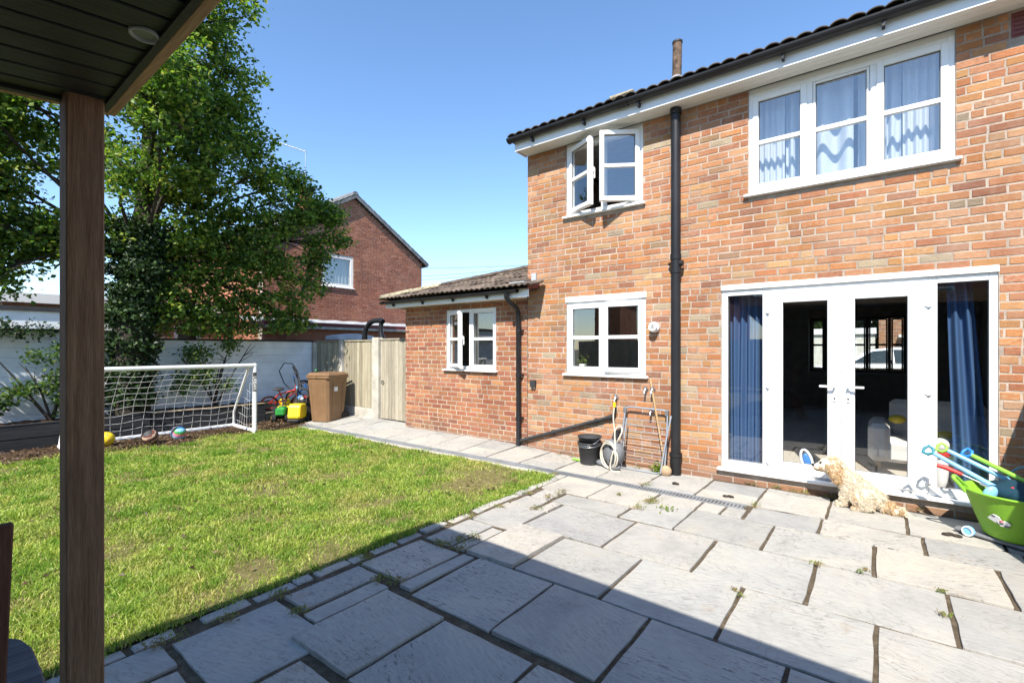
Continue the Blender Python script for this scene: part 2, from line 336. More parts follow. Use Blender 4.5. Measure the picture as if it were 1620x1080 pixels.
MAT = dict(
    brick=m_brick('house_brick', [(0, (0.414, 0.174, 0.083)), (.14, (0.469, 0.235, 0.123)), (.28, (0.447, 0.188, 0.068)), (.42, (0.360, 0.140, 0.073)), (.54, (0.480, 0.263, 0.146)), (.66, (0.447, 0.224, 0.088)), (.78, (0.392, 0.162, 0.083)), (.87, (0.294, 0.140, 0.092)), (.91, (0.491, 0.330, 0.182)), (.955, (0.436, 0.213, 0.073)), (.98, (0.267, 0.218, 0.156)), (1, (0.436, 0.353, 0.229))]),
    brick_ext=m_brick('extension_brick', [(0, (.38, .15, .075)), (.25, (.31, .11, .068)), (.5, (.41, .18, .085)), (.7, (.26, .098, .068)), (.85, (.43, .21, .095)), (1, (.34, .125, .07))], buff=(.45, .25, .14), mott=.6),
    brick_far=m_brick('neighbour_brick', [(0, (.38, .155, .09)), (.5, (.32, .125, .075)), (1, (.43, .185, .11))], buff=(.30, .15, .11), mott=.5),
    mortar=m_mortar('house_mortar', (.52, .435, .36)), mortar_ext=m_mortar('extension_mortar', (.54, .45, .355)), mortar_far=m_mortar('neighbour_mortar', (.56, .46, .40)),
    slab=m_slab('sandstone_slab'),
    soil=m_ground('joint_soil', [(.3, (.045, .034, .024)), (.5, (.11, .085, .058)), (.7, (.22, .18, .13))], 14),
    lawn=m_ground('lawn_soil', [(.35, (.09, .085, .03)), (.5, (.19, .165, .065)), (.65, (.36, .29, .15))], 16, .9),
    land=m_ground('land', [(.3, (.10, .10, .07)), (.7, (.18, .17, .12))], .6),
    mulch=m_ground('mulch', [(.3, (.045, .03, .02)), (.6, (.11, .07, .045)), (.8, (.2, .13, .085))], 20, .9),
    upvc=simple('white_upvc', (.80, .80, .79), .35, .5, var=.02, bump=0),
    upvc_grey=simple('window_seal', (.10, .10, .105), .6, .3, bump=0),
    soffit=simple('soffit_white', (.74, .73, .70), .5, .35, var=.04, scale=2, bump=0),
    black=simple('black_plastic', (.016, .016, .018), .42, .35, var=.25, scale=3, bump=.03),
    dullblack=simple('dull_black_plastic', (.04, .04, .043), .6, .35, var=.25),
    grey=simple('grey_plastic', (.16, .165, .175), .5, .4, var=.15),
    drain=simple('drain_grey', (.20, .215, .23), .55, .4, var=.15),
    steel=simple('grey_metal', (.42, .45, .49), .38, .5, metal=.6, var=.1),
    chrome=simple('dull_chrome', (.55, .55, .56), .28, .5, metal=.9, var=.08, bump=0),
    glass=m_glass('window_glass'), glass_door=m_glass('door_glass', (.90, .92, .93), .008, .11),
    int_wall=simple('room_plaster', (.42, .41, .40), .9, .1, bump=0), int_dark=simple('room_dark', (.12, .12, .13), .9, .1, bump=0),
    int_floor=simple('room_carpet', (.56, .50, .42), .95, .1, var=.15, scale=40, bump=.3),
    ceiling=simple('room_ceiling', (.35, .35, .35), .9, .1, bump=0),
    curtain_blue=m_curtain('blue_curtain', (.075, .145, .29), .12), curtain_white=m_curtain('white_voile', (.86, .88, .92), .35),
    curtain_pale=m_curtain('pale_blue_drape', (.80, .85, .92), .3), lace=m_curtain('lace_net', (.62, .66, .7), .4),
    tile=simple('roof_tile', (.135, .105, .085), .92, .15, var=.4, scale=9, bump=.7, bscale=50, rnd=.3),
    tile_dark=simple('dark_roof_tile', (.09, .075, .065), .9, .2, var=.4, scale=9, bump=.6, rnd=.3),
    tile_grey=simple('verge_slate', (.19, .20, .21), .7, .3, var=.2, rnd=.25),
    lichen=simple('lichen_mortar', (.40, .35, .24), .95, .1, var=.35, scale=20, bump=.6),
    lead=simple('lead_flashing', (.38, .40, .43), .5, .4, var=.15), maroon=simple('maroon_board', (.16, .05, .045), .6, .3),
    post=m_wood('oak_post', (.145, .076, .040), (.285, .17, .098), 2, .85, 2.2, rnd=.05),
    fascia=m_wood('fascia_timber', (.30, .18, .085), (.46, .30, .15), 0, .7),
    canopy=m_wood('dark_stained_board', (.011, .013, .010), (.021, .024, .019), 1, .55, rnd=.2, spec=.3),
    fence=m_wood('weathered_fence', (.235, .20, .135), (.40, .36, .265), 2, .9, rnd=.22),
    gate=m_wood('weathered_gate', (.25, .215, .16), (.41, .37, .29), 2, .9, rnd=.18),
    concrete=simple('concrete', (.46, .43, .37), .9, .2, var=.2, scale=5, bump=.4, bscale=90),
    white_plank=simple('white_painted_board', (.80, .82, .83), .7, .25, var=.08, scale=4, bump=.15, rnd=.06),
    sleeper=m_wood('black_sleeper', (.018, .019, .022), (.04, .042, .046), 1, .75, rnd=.2),
    sleeper_top=m_wood('bare_timber', (.22, .16, .10), (.36, .28, .19), 1, .9),
    bark=m_wood('tree_bark', (.022, .018, .014), (.065, .052, .04), 2, .95, .6),
    leaf=m_leaf('tree_leaf', [(0, (.036, .082, .015)), (.4, (.080, .155, .026)), (.75, (.155, .245, .04)), (.93, (.29, .35, .065)), (1, (.46, .41, .10))], .42),
    ivy=m_leaf('ivy_leaf', [(0, (.010, .022, .008)), (.7, (.022, .05, .014)), (1, (.07, .12, .03))], .2),
    shrub=m_leaf('shrub_leaf', [(0, (.035, .08, .018)), (.6, (.075, .14, .03)), (1, (.19, .24, .05))], .35),
    tuft=m_leaf('grass_tuft', [(0, (.075, .16, .014)), (.6, (.15, .28, .03)), (1, (.30, .40, .07))], .35), grass=m_grass('grass_blade'), weed=m_leaf('weed_leaf', [(0, (.10, .16, .02)), (1, (.22, .27, .05))], .3),
    dryweed=m_leaf('dry_weed', [(0, (.16, .12, .05)), (1, (.30, .24, .11))], .2),
    deadleaf=m_leaf('dead_leaf', [(0, (.05, .03, .018)), (.65, (.115, .068, .036)), (1, (.30, .21, .12))], .15),
    stonebit=simple('pebble', (.5, .47, .43), .8, .2),
    goal=simple('white_goal_plastic', (.80, .80, .79), .35, .5, var=.04, bump=0), net=simple('white_cord', (.72, .72, .70), .8, .2, bump=0),
    bin=simple('brown_plastic', (.20, .115, .058), .5, .4, var=.1), paper=simple('paper_label', (.75, .74, .74), .7, .2, bump=0),
    yellow=simple('yellow_plastic', (.78, .58, .02), .4, .45, var=.08, bump=0), red=simple('red_plastic', (.62, .03, .025), .4, .45, var=.08, bump=0),
    blue=simple('blue_plastic', (.02, .20, .58), .4, .45, var=.1, bump=0), ltblue=simple('light_blue_plastic', (.22, .50, .78), .4, .45, var=.1, bump=0),
    teal=simple('teal_plastic', (.015, .20, .26), .45, .4, var=.15, bump=0), navy=simple('dark_teal_fabric', (.012, .045, .07), .8, .2, var=.2),
    green=simple('green_plastic', (.03, .26, .05), .4, .45, var=.1, bump=0), lime=simple('lime_plastic', (.24, .52, .06), .45, .4, var=.08, bump=0),
    tub=simple('green_rubber_tub', (.20, .42, .03), .5, .35, var=.1, scale=3, bump=.05), orange=simple('orange_plastic', (.72, .30, .08), .4, .4, bump=0),
    hose=simple('cream_hose', (.55, .50, .40), .55, .35, var=.1, bump=0), broom=m_wood('broom_handle', (.42, .26, .13), (.58, .40, .22), 2, .7),
    chair=m_wood('red_cedar', (.065, .027, .016), (.125, .055, .032), 2, .7), chair_grey=m_wood('weathered_arm', (.085, .08, .085), (.20, .19, .20), 1, .8, 2.0),
    fur=None, cream=simple('cream_upholstery', (.74, .71, .66), .9, .2, var=.1, bump=.2), orange_wood=m_wood('orange_fence', (.52, .26, .07), (.66, .36, .11), 0, .8),
    carpaint=simple('white_car_paint', (.80, .81, .82), .2, .6, var=.02, bump=0), carglass=simple('car_glass', (.03, .045, .05), .08, .6, bump=0), tyre=simple('tyre', (.02, .02, .02), .8, .2),
    render=simple('cream_render', (.62, .60, .52), .9, .2), hedge=m_leaf('hedge_leaf', [(0, (.015, .035, .01)), (1, (.05, .09, .02))], .2),
    darkred=simple('dark_red_metal', (.14, .02, .02), .4, .4), skin_pink=simple('terracotta', (.42, .16, .08), .8, .2, var=.2),
    roomred=simple('red_cloth', (.55, .03, .03), .8, .2), roomwhite=simple('white_cloth', (.75, .74, .73), .8, .2),
)
MAT['downlight'] = simple('brushed_trim', (.30, .31, .28), .5, .4, var=.05, bump=0); MAT['downlight_lens'] = simple('frosted_lens', (.16, .17, .15), .4, .4, bump=0)
D = 5.66                                             # distance of the house wall's brick face plane (+y)

# ------------------------------------------------------------------ setting: land, patio, path, lawn, beds
mb = MB(); mb.add([(-400, -400, -.06), (400, -400, -.06), (400, 400, -.06), (-400, 400, -.06)], [(0, 1, 2, 3)])
tag(mb.build('ground', MAT['land'], recalc=False), kind='structure')

def path_rise(x, y):
    if y < 4.92 or x > -3.2: return 0.0
    return .055 * min(1, (-x - 3.2) / 1.5) * min(1.2, (y - 4.92) / .7)

patio = MB()
def sheet(x0, x1, y0, y1, nx, ny, f):
    vs_ = [(x0 + (x1 - x0) * i / nx, y0 + (y1 - y0) * j / ny, f(x0 + (x1 - x0) * i / nx, y0 + (y1 - y0) * j / ny)) for j in range(ny + 1) for i in range(nx + 1)]
    fs = [(j * (nx + 1) + i, j * (nx + 1) + i + 1, (j + 1) * (nx + 1) + i + 1, (j + 1) * (nx + 1) + i) for j in range(ny) for i in range(nx)]
    return vs_, fs
patio.add(*sheet(-2.97, 3.0, -3.2, 4.9, 30, 40, lambda x, y: -.014 + random.uniform(-.004, .004)), smooth=True)
patio.add(*sheet(-9.2, 3.0, 4.9, 5.95, 60, 6, lambda x, y: -.013 + path_rise(x, y) + random.uniform(-.005, .005)), smooth=True)
PATIO = tag(patio.build('patio', MAT['soil'], recalc=False), kind='structure')

def slab(x0, x1, y0, y1, g=.006, gx=.012, tilt=.004, t=.034):
    x0 += gx; x1 -= gx; y0 += g; y1 -= g
    cx, cy = (x0 + x1) / 2, (y0 + y1) / 2
    a, b = random.uniform(-tilt, tilt), random.uniform(-tilt, tilt); dz = random.uniform(-.004, .003)
    # outline with slightly rough, hand-cut edges
    out = []
    for (p, q, n) in (((x0, y0), (x1, y0), 5), ((x1, y0), (x1, y1), 5), ((x1, y1), (x0, y1), 5), ((x0, y1), (x0, y0), 5)):
        for k in range(n):
            t_ = k / n; j = .0035 if k else .0055
            out.append((p[0] + (q[0] - p[0]) * t_ + random.uniform(-j, j), p[1] + (q[1] - p[1]) * t_ + random.uniform(-j, j)))
    n = len(out)
    def z(x, y): return dz + a * (x - cx) / .3 + b * (y - cy) / .3 + path_rise(x, y)
    vs_ = []
    for k, (x, y) in enumerate(out): vs_.append((x - cx, y - cy, z(x, y) - t))
    for k, (x, y) in enumerate(out): vs_.append((x - cx, y - cy, z(x, y) - .0025))
    for k, (x, y) in enumerate(out):
        dx, dy = cx - x, cy - y; l = math.hypot(dx, dy); i_ = .002
        vs_.append((x + dx / l * i_ - cx, y + dy / l * i_ - cy, z(x, y)))
    fs = []
    for r_ in (0, n):
        for k in range(n): k2 = (k + 1) % n; fs.append((r_ + k, r_ + k2, r_ + n + k2, r_ + n + k))
    fs.append(tuple(range(2 * n, 3 * n)))
    me = bpy.data.meshes.new('paving_slab'); me.from_pydata(vs_, [], fs); me.materials.append(MAT['slab']); me.update()
    return link(me, 'paving_slab', PATIO, (cx, cy, 0))

SL = []
px = [-9.0, -8.56, -8.08, -7.55, -6.95, -6.38, -5.92, -5.34, -4.755, -4.21, -3.655, -3.115, -2.56, -2.01, -1.465, -.925, -.362, .186, .74, 1.3, 1.9]
sp = [5.5, 5.2, 5.45, 5.2, 5.42, 5.49, 5.49, None, 5.235, 5.56, 5.2, None, 5.19, 5.56, 5.19, 5.49, 5.173, 5.47, 5.26, 5.4]
for i in range(len(px) - 1):
    y1 = 5.66 if px[i] > -6.9 else 5.93
    if px[i] > -1.5 and px[i] < .75: y1 = 5.60
    if sp[i] and not (px[i + 1] > 1.35 and 0):
        SL += [(px[i], px[i + 1], 4.905, sp[i]), (px[i], px[i + 1], sp[i], y1)]
    else: SL.append((px[i], px[i + 1], 4.905, y1))
SL += [(-.93, -.385, 4.475, 4.875), (-.385, .267, 4.475, 4.875), (.267, .81, 4.475, 4.875), (.81, 1.4, 4.475, 4.875), (1.4, 2.0, 4.475, 4.875),
       (-2.835, -2.285, 4.185, 4.735), (-2.285, -1.745, 4.185, 4.735), (-1.745, -1.33, 4.455, 4.735), (-1.33, -1.12, 4.47, 4.735), (-1.12, -.94, 4.47, 4.735),
       (-2.765, -2.53, 3.89, 4.165), (-2.79, -2.515, 3.6, 3.875), (-2.505, -1.81, 3.87, 4.165), (-1.80, -1.325, 3.875, 4.44),
       (-2.815, -2.36, 3.055, 3.58), (-2.49, -2.36, 3.6, 3.86), (-2.345, -1.628, 3.215, 3.855)]
for y0, y1, xs in ((3.865, 4.465, [-1.325, -.682, -.026, .62, 1.26, 1.9]), (3.205, 3.85, [-1.628, -.982, -.336, .32, .97, 1.6]),
                   (2.53, 3.195, [-2.375, -1.94, -1.307, -.657, -.011, .63, 1.27, 1.9]), (1.893, 2.52, [-2.232, -1.605, -.985, -.33, .31, .95, 1.6]),
                   (1.232, 1.838, [-2.37, -1.877, -1.27, -.63, .0, .63, 1.26, 1.9]), (.585, 1.185, [-2.175, -1.59, -.97, -.33, .3, .93, 1.55])):
    SL += [(xs[i], xs[i + 1], y0, y1) for i in range(len(xs) - 1)]
SL += [(-2.805, -2.52, 2.53, 3.04), (-2.51, -2.385, 2.53, 3.0), (-2.81, -2.37, 1.955, 2.485), (-2.365, -2.24, 1.92, 2.5),
       (-2.795, -2.545, 1.41, 1.93), (-2.53, -2.375, 1.38, 1.87), (-2.795, -2.185, .845, 1.375), (-2.84, -2.565, .31, .815), (-2.55, -2.385, .31, .8), (-2.37, -2.185, .31, .82), (-2.175, -1.59, -.03, .57)]
for j in range(6):
    for i in range(6):
        x0 = -1.58 + .64 * i; y1 = .57 - .62 * j
        SL.append((x0, x0 + .64, y1 - .62, y1))
SLO = [slab(*s_) for s_ in SL]

# lifted slabs whose edges stand proud of their neighbours
for o in SLO:
    if abs(o.location.x + 2.155) < .02 and abs(o.location.y - 2.86) < .05: o.location.z += .018
    if abs(o.location.x + 2.12) < .03 and abs(o.location.y - 1.545) < .05: o.location.z += .012

# edging bricks between patio and lawn
ed = thing('brick_edging', 'broken row of narrow stone edging blocks between lawn and patio', 'edging', (-2.9, 2.4, 0))
y = .2
while y < 4.62:
    l_ = random.choice([.08, .11, .18, .21, .24]); g_ = random.choice([.01, .015, .03, .07])
    y0 = y; y1 = min(4.64, y + l_); y = y1 + g_
    if random.random() < .1: continue
    zt = random.uniform(-.012, .006); xo = random.uniform(-.008, .008)
    mb = MB(); mb.box((-2.945 + xo, y0, -.06), (-2.865 + xo, y1, zt), jit=.005); mb.build('edging_block', MAT['slab'], ed, bevel=.006)

# drainage channel
dr = thing('drain_channel', 'long grey slotted drain channel set along the edge of the path', 'drain', (-5, 4.82, 0))
mb = MB()
mb.box((-9.0, 4.745, -.05), (-.98, 4.765, -.001)); mb.box((-9.0, 4.875, -.05), (-.98, 4.895, -.001)); mb.box((-9.0, 4.765, -.06), (-.98, 4.875, -.045))
mb.build('channel_body', MAT['drain'], dr)
mb = MB(); mb.box((-9.0, 4.766, -.02), (-3.35, 4.874, -.006)); mb.build('channel_cover', MAT['drain'], dr)
mb = MB()
x = -3.33
while x < -.99: mb.box((x, 4.766, -.024), (x + .015, 4.874, -.003)); x += .034
mb.box((-3.33, 4.816, -.03), (-.99, 4.824, -.012))
tag(mb.build('channel_grate', MAT['drain'], dr))
mb = MB(); x = -9.0
while x < -2.97:
    l_ = random.uniform(.5, .7); mb.box((x, 4.665, -.05), (min(x + l_ - .008, -2.97), 4.738, -.004 + random.uniform(-.003, .003))); x += l_
mb.build('edge_strip', MAT['concrete'], dr)
mb = MB(); mb.box((-2.96, 4.655, -.05), (-2.855, 4.735, .0), jit=.004); mb.build('edging_block', MAT['slab'], ed, bevel=.005)

# lawn, mulch
def lz(x, y): return -.012 + .008 * math.sin(x * 2.1 + y) + .006 * math.sin(y * 3.3 - x * 1.7)
lawn = MB(); lawn.add(*sheet(-9.15, -2.955, -3.5, 4.662, 40, 50, lz), smooth=True)
LAWN = tag(lawn.build('lawn', MAT['lawn'], recalc=False), kind='structure')
mul = MB(); mul.add(*sheet(-9.75, -8.35, -3.5, 5.0, 14, 60, lambda x, y: -.035 + .045 * min(1, max(0, (-8.68 - x + .12 * math.sin(y * 3.1) + .1 * math.sin(y * 7.3)) / .25)) + random.uniform(-.006, .006)), smooth=True)
MUL = tag(mul.build('bark_bed', MAT['mulch'], recalc=False), kind='structure')
def mulch_edge(y): return -8.74 + .12 * np.sin(y * 3.1) + .1 * np.sin(y * 7.3)

def make_grass():
    C0 = np.array([0, 0]); pts = []
    n_try = 1500000
    X = RNG.uniform(-9.1, -2.93, n_try); Y = RNG.uniform(-1.2, 4.68, n_try)
    d = np.hypot(X, Y); den = np.clip(1.0 * (3.4 / d) ** 1.5, .12, 1.0)
    pn = .5 + .5 * np.sin(X * 1.9 + 1.3 * np.sin(Y * 1.3)) * np.sin(Y * 2.3 + 1.1 * np.sin(X * 1.7 + 1))
    pn2 = .5 + .5 * np.sin(X * 5.1 + 2 * np.sin(Y * 3.9)) * np.sin(Y * 4.7 + 1.7 * np.sin(X * 4.3))
    den = den * np.clip(.05 + 1.25 * (.5 * pn + .5 * pn2), .06, 1)
    # frustum: keep what the camera and its neighbourhood can see
    fw = -.609 * X + .793 * Y; rt = .793 * X + .609 * Y
    keep = (RNG.random(n_try) < den * .55) & (fw > .8) & (rt / np.maximum(fw, .1) > -1.45)
    keep &= (X > mulch_edge(Y) - .15 + RNG.normal(0, .1, n_try))
    keep &= ~((X > -2.96) & (RNG.random(n_try) < .7))
    # worn patches by the patio corner and goal mouth
    for cx_, cy_, r_ in ((-4.3, 2.0, .28), (-6.0, 2.9, .35), (-7.2, 3.2, .4), (-7.0, 1.7, .3), (-4.2, 3.9, .3), (-3.3, 2.6, .22), (-5.2, 4.35, .3), (-3.6, 4.35, .55), (-4.9, 3.3, .3), (-5.4, 1.2, .35), (-8.3, 2.6, .55), (-3.45, 4.0, .45), (-5.0, 2.4, .4), (-3.35, 1.5, .2), (-5.9, 3.9, .35), (-6.5, 2.1, .3), (-3.5, 3.7, .3), (-6.3, 4.3, .4)):
        q = np.hypot(X - cx_, Y - cy_) / r_; keep &= ~((q < 1) & (RNG.random(n_try) < .88 * (1 - q ** 3)))
    X = X[keep]; Y = Y[keep]; d = d[keep]; pn2 = pn2[keep]; N = len(X)
    h = RNG.uniform(.012, .034, N) * (.7 + .9 * pn2) * (1 + .45 * (RNG.random(N) < .06)); wd = RNG.uniform(.0018, .0036, N) * np.clip(d / 3.5, .9, 2.0)
    a = RNG.uniform(0, 2 * np.pi, N); ln = RNG.uniform(.2, 1.3, N) * h; b = RNG.uniform(0, 2 * np.pi, N)
    Z = -.012 + .008 * np.sin(X * 2.1 + Y) + .006 * np.sin(Y * 3.3 - X * 1.7) - .002
    P = np.stack([X, Y, Z], 1); s_ = np.stack([np.cos(a) * wd, np.sin(a) * wd, 0 * a], 1)
    l_ = np.stack([np.cos(b) * ln, np.sin(b) * ln, 0 * b], 1); up = np.stack([0 * h, 0 * h, h], 1)
    m = P + l_ * .3 + up * .62
    V = np.stack([P - s_, P + s_, m + s_ * .7, m - s_ * .7, P + l_ + up * .9], 1).reshape(-1, 3)
    i0 = np.arange(N) * 5
    F = np.concatenate([np.stack([i0, i0 + 1, i0 + 2], 1), np.stack([i0, i0 + 2, i0 + 3], 1), np.stack([i0 + 3, i0 + 2, i0 + 4], 1)])
    o = np_mesh('grass', V, F, MAT['grass']); tag(o, 'patchy sunlit short grass covering the lawn', 'grass', kind='stuff')
    print('grass blades', N)
make_grass()

def grass_tufts():
    C = [(RNG.uniform(-8.6, -3.05), RNG.uniform(.1, 4.6), RNG.uniform(.05, .13), RNG.integers(60, 170)) for _ in range(230)]
    C += [(-2.975 + RNG.normal(0, .012), y, RNG.uniform(.03, .06), RNG.integers(25, 70)) for y in np.arange(.3, 4.6, .11) if RNG.random() < .75]
    X = np.concatenate([c[0] + RNG.normal(0, c[2], c[3]) for c in C]); Y = np.concatenate([c[1] + RNG.normal(0, c[2], c[3]) for c in C])
    N = len(X); h = RNG.uniform(.025, .062, N); wd = RNG.uniform(.0018, .0034, N) * np.clip(np.hypot(X, Y) / 3.5, .9, 2.0); a = RNG.uniform(0, 2 * np.pi, N); b = RNG.uniform(0, 2 * np.pi, N); ln = RNG.uniform(.3, 1.1, N) * h
    P = np.stack([X, Y, -.012 + .008 * np.sin(X * 2.1 + Y) + .006 * np.sin(Y * 3.3 - X * 1.7)], 1); s_ = np.stack([np.cos(a) * wd, np.sin(a) * wd, 0 * a], 1); l_ = np.stack([np.cos(b) * ln, np.sin(b) * ln, 0 * b], 1); up = np.stack([0 * h, 0 * h, h], 1); m = P + l_ * .3 + up * .62
    V = np.stack([P - s_, P + s_, m + s_ * .7, m - s_ * .7, P + l_ + up * .9], 1).reshape(-1, 3); i0 = np.arange(N) * 5
    F = np.concatenate([np.stack([i0, i0 + 1, i0 + 2], 1), np.stack([i0, i0 + 2, i0 + 3], 1), np.stack([i0 + 3, i0 + 2, i0 + 4], 1)])
    tag(np_mesh('grass_tufts', V, F, MAT['tuft']), 'darker longer grass tufts scattered over the lawn and along its edge', 'grass tufts', kind='stuff')
grass_tufts()

def leaf_mesh(P, size, up_bias=.5, fold=.25, asp=.62):
    """P (N,3) leaf positions -> quads folded a little, 4 verts each"""
    N = len(P); nrm = RNG.normal(0, 1, (N, 3)); nrm[:, 2] += up_bias * 2.2; nrm /= np.linalg.norm(nrm, axis=1)[:, None]
    t = RNG.normal(0, 1, (N, 3)); t -= (t * nrm).sum(1)[:, None] * nrm; t /= np.linalg.norm(t, axis=1)[:, None]
    b = np.cross(nrm, t); s_ = (size * RNG.uniform(.6, 1.25, N))[:, None]
    f_ = nrm * s_ * fold * RNG.uniform(-1, 1, N)[:, None]
    V = np.stack([P - t * s_ * .5, P + b * s_ * asp * .5 + f_, P + t * s_ * .5, P - b * s_ * asp * .5 + f_], 1).reshape(-1, 3)
    i0 = np.arange(N) * 4
    F = np.concatenate([np.stack([i0, i0 + 1, i0 + 2], 1), np.stack([i0, i0 + 2, i0 + 3], 1)])
    return V, F

# bark chips and fallen leaves
def litter():
    n = 5200; X = RNG.uniform(-9.7, -8.2, n); Y = RNG.uniform(-2.5, 5.0, n)
    k = (X < mulch_edge(Y) + np.abs(RNG.normal(0, .14, n))); X = X[k]; Y = Y[k]
    P = np.stack([X, Y, .018 + RNG.uniform(0, .015, len(X))], 1); V, F = leaf_mesh(P, .05, 1.2, .2, .5)
    tag(np_mesh('bark_chips', V, F, MAT['deadleaf']), 'brown bark chips and dead leaves strewn along the bed', 'bark chips', kind='stuff')
    n = 260; X = RNG.uniform(-8.6, -3.1, n); Y = RNG.uniform(.2, 4.6, n); P = np.stack([X, Y, .02 + 0 * X], 1); V, F = leaf_mesh(P, .045, 1.5, .3, .7)
    tag(np_mesh('fallen_leaves', V, F, MAT['deadleaf']), 'scattered small dead leaves lying in the grass', 'fallen leaves', kind='stuff')
litter()
def lawn_weeds():
    n = 420; X = RNG.uniform(-8.4, -3.0, n); Y = RNG.uniform(.3, 4.5, n); P = []
    for x, y in zip(X, Y):
        if math.sin(x * 3.1 + 1.2 * math.sin(y * 2.2)) * math.sin(y * 2.7) < .15: continue
        k = RNG.integers(5, 14); P.append(np.array([x, y, .012]) + RNG.normal(0, 1, (k, 3)) * np.array([.035, .035, .004]))
    P = np.concatenate(P); V, F = leaf_mesh(P, .034, 1.6, .15, .7)
    tag(np_mesh('lawn_clover', V, F, MAT['weed']), 'pale broad leaved weeds and clover scattered in the lawn', 'lawn weeds', kind='stuff')
lawn_weeds()

# ------------------------------------------------------------------ brickwork helpers
def merge_iv(iv):
    iv = sorted(iv); out = []
    for a, b in iv:
        if out and a <= out[-1][1] + 1e-6: out[-1][1] = max(out[-1][1], b)
        else: out.append([a, b])
    return out
def brick_layout(u0, u1, z0, z1, openings, course=.075, length=.225, phase=0.0, joint=.0125, zmax=None):
    """stretcher bond; returns (ua, ub, za, zb) of every brick face"""
    out = []; k = 0; z = z0
    while z < z1 - .02:
        za, zb = z + joint / 2, min(z + course - joint / 2, z1)
        cut = merge_iv([(o[0], o[1]) for o in openings if o[2] < zb - .012 and o[3] > za + .012])
        u = u0 - length + phase + (length / 2 if k % 2 else 0) + random.uniform(-.03, .03)
        while u < u1:
            segs = [(max(u + joint / 2, u0), min(u + length - joint / 2, u1))]
            for c in cut:
                ns = []
                for a, b in segs:
                    if b <= c[0] or a >= c[1]: ns.append((a, b)); continue
                    if a < c[0] - .005: ns.append((a, c[0] - .005))
                    if b > c[1] + .005: ns.append((c[1] + .005, b))
                segs = ns
            for a, b in segs:
                if b - a > .022:
                    if b - a > .15 and random.random() < .16: m_ = (a + b) / 2; out += [(a, m_ - joint / 2, za, zb), (m_ + joint / 2, b, za, zb)]
                    else: out.append((a, b, za, zb))
            u += length
        z += course; k += 1
    return out
def brick_geo(l_, h_, t=.03, proud=.004, jit=.0028, ch=.005):
    j = lambda: random.uniform(-jit, jit)
    a, b = l_ / 2, h_ / 2
    f = [(-a + ch + j(), -proud + j() * .4, -b + ch + j()), (a - ch + j(), -proud + j() * .4, -b + ch + j()), (a - ch + j(), -proud + j() * .4, b - ch + j()), (-a + ch + j(), -proud + j() * .4, b - ch + j())]
    m = [(-a + j(), -proud + .0035, -b + j()), (a + j(), -proud + .0035, -b + j()), (a + j(), -proud + .0035, b + j()), (-a + j(), -proud + .0035, b + j())]
    k = [(x, t, z) for x, y, z in m]
    fs = [(0, 1, 2, 3)] + [(4 + i, 4 + (i + 1) % 4, (i + 1) % 4, i) for i in range(4)] + [(8 + i, 8 + (i + 1) % 4, 4 + (i + 1) % 4, 4 + i) for i in range(4)]
    return f + m + k, fs
BC = {}
def brick_mesh(l_, h_, mat, var):
    key = (round(l_, 2), round(h_, 3), mat.name, var)
    if key not in BC:
        v, f = brick_geo(round(l_, 2) - .001 if abs(l_ - round(l_, 2)) < .006 else l_, h_)
        me = bpy.data.meshes.new('brick'); me.from_pydata(v, [], f); me.materials.append(mat); me.update(); BC[key] = me
    return BC[key]
def lay_bricks(bricks, T, mat, parent, n_ind, near):
    """T maps (u, depth, z) to world; the n_ind bricks nearest the point 'near' become objects, the rest one stuff part"""
    bricks = sorted(bricks, key=lambda b: (Vector(T((b[0] + b[1]) / 2, 0, (b[2] + b[3]) / 2)) - Vector(near)).length)
    base = base_of(parent); o_ = Vector(T(0, 0, 0)); ex = Vector(T(1, 0, 0)) - o_; ey = Vector(T(0, 1, 0)) - o_; ez = Vector((0, 0, 1))
    rot = Matrix((ex, ey, ez)).transposed().to_euler()
    for (a, b, za, zb) in bricks[:n_ind]:
        me = brick_mesh(b - a, zb - za, mat, random.randrange(5))
        o = link(me, 'brick', parent, Vector(T((a + b) / 2, random.uniform(-.0015, .0015), (za + zb) / 2)) - base); o.rotation_euler = rot
    rest = bricks[n_ind:]
    if rest:
        mb = MB()
        for (a, b, za, zb) in rest:
            v, f = brick_geo(b - a, zb - za); c = ((a + b) / 2, random.uniform(-.0015, .0015), (za + zb) / 2)
            mb.add([T(c[0] + p[0], c[1] + p[1], c[2] + p[2]) for p in v], f)
        tag(mb.build('brickwork', mat, parent, recalc=False), kind='stuff')
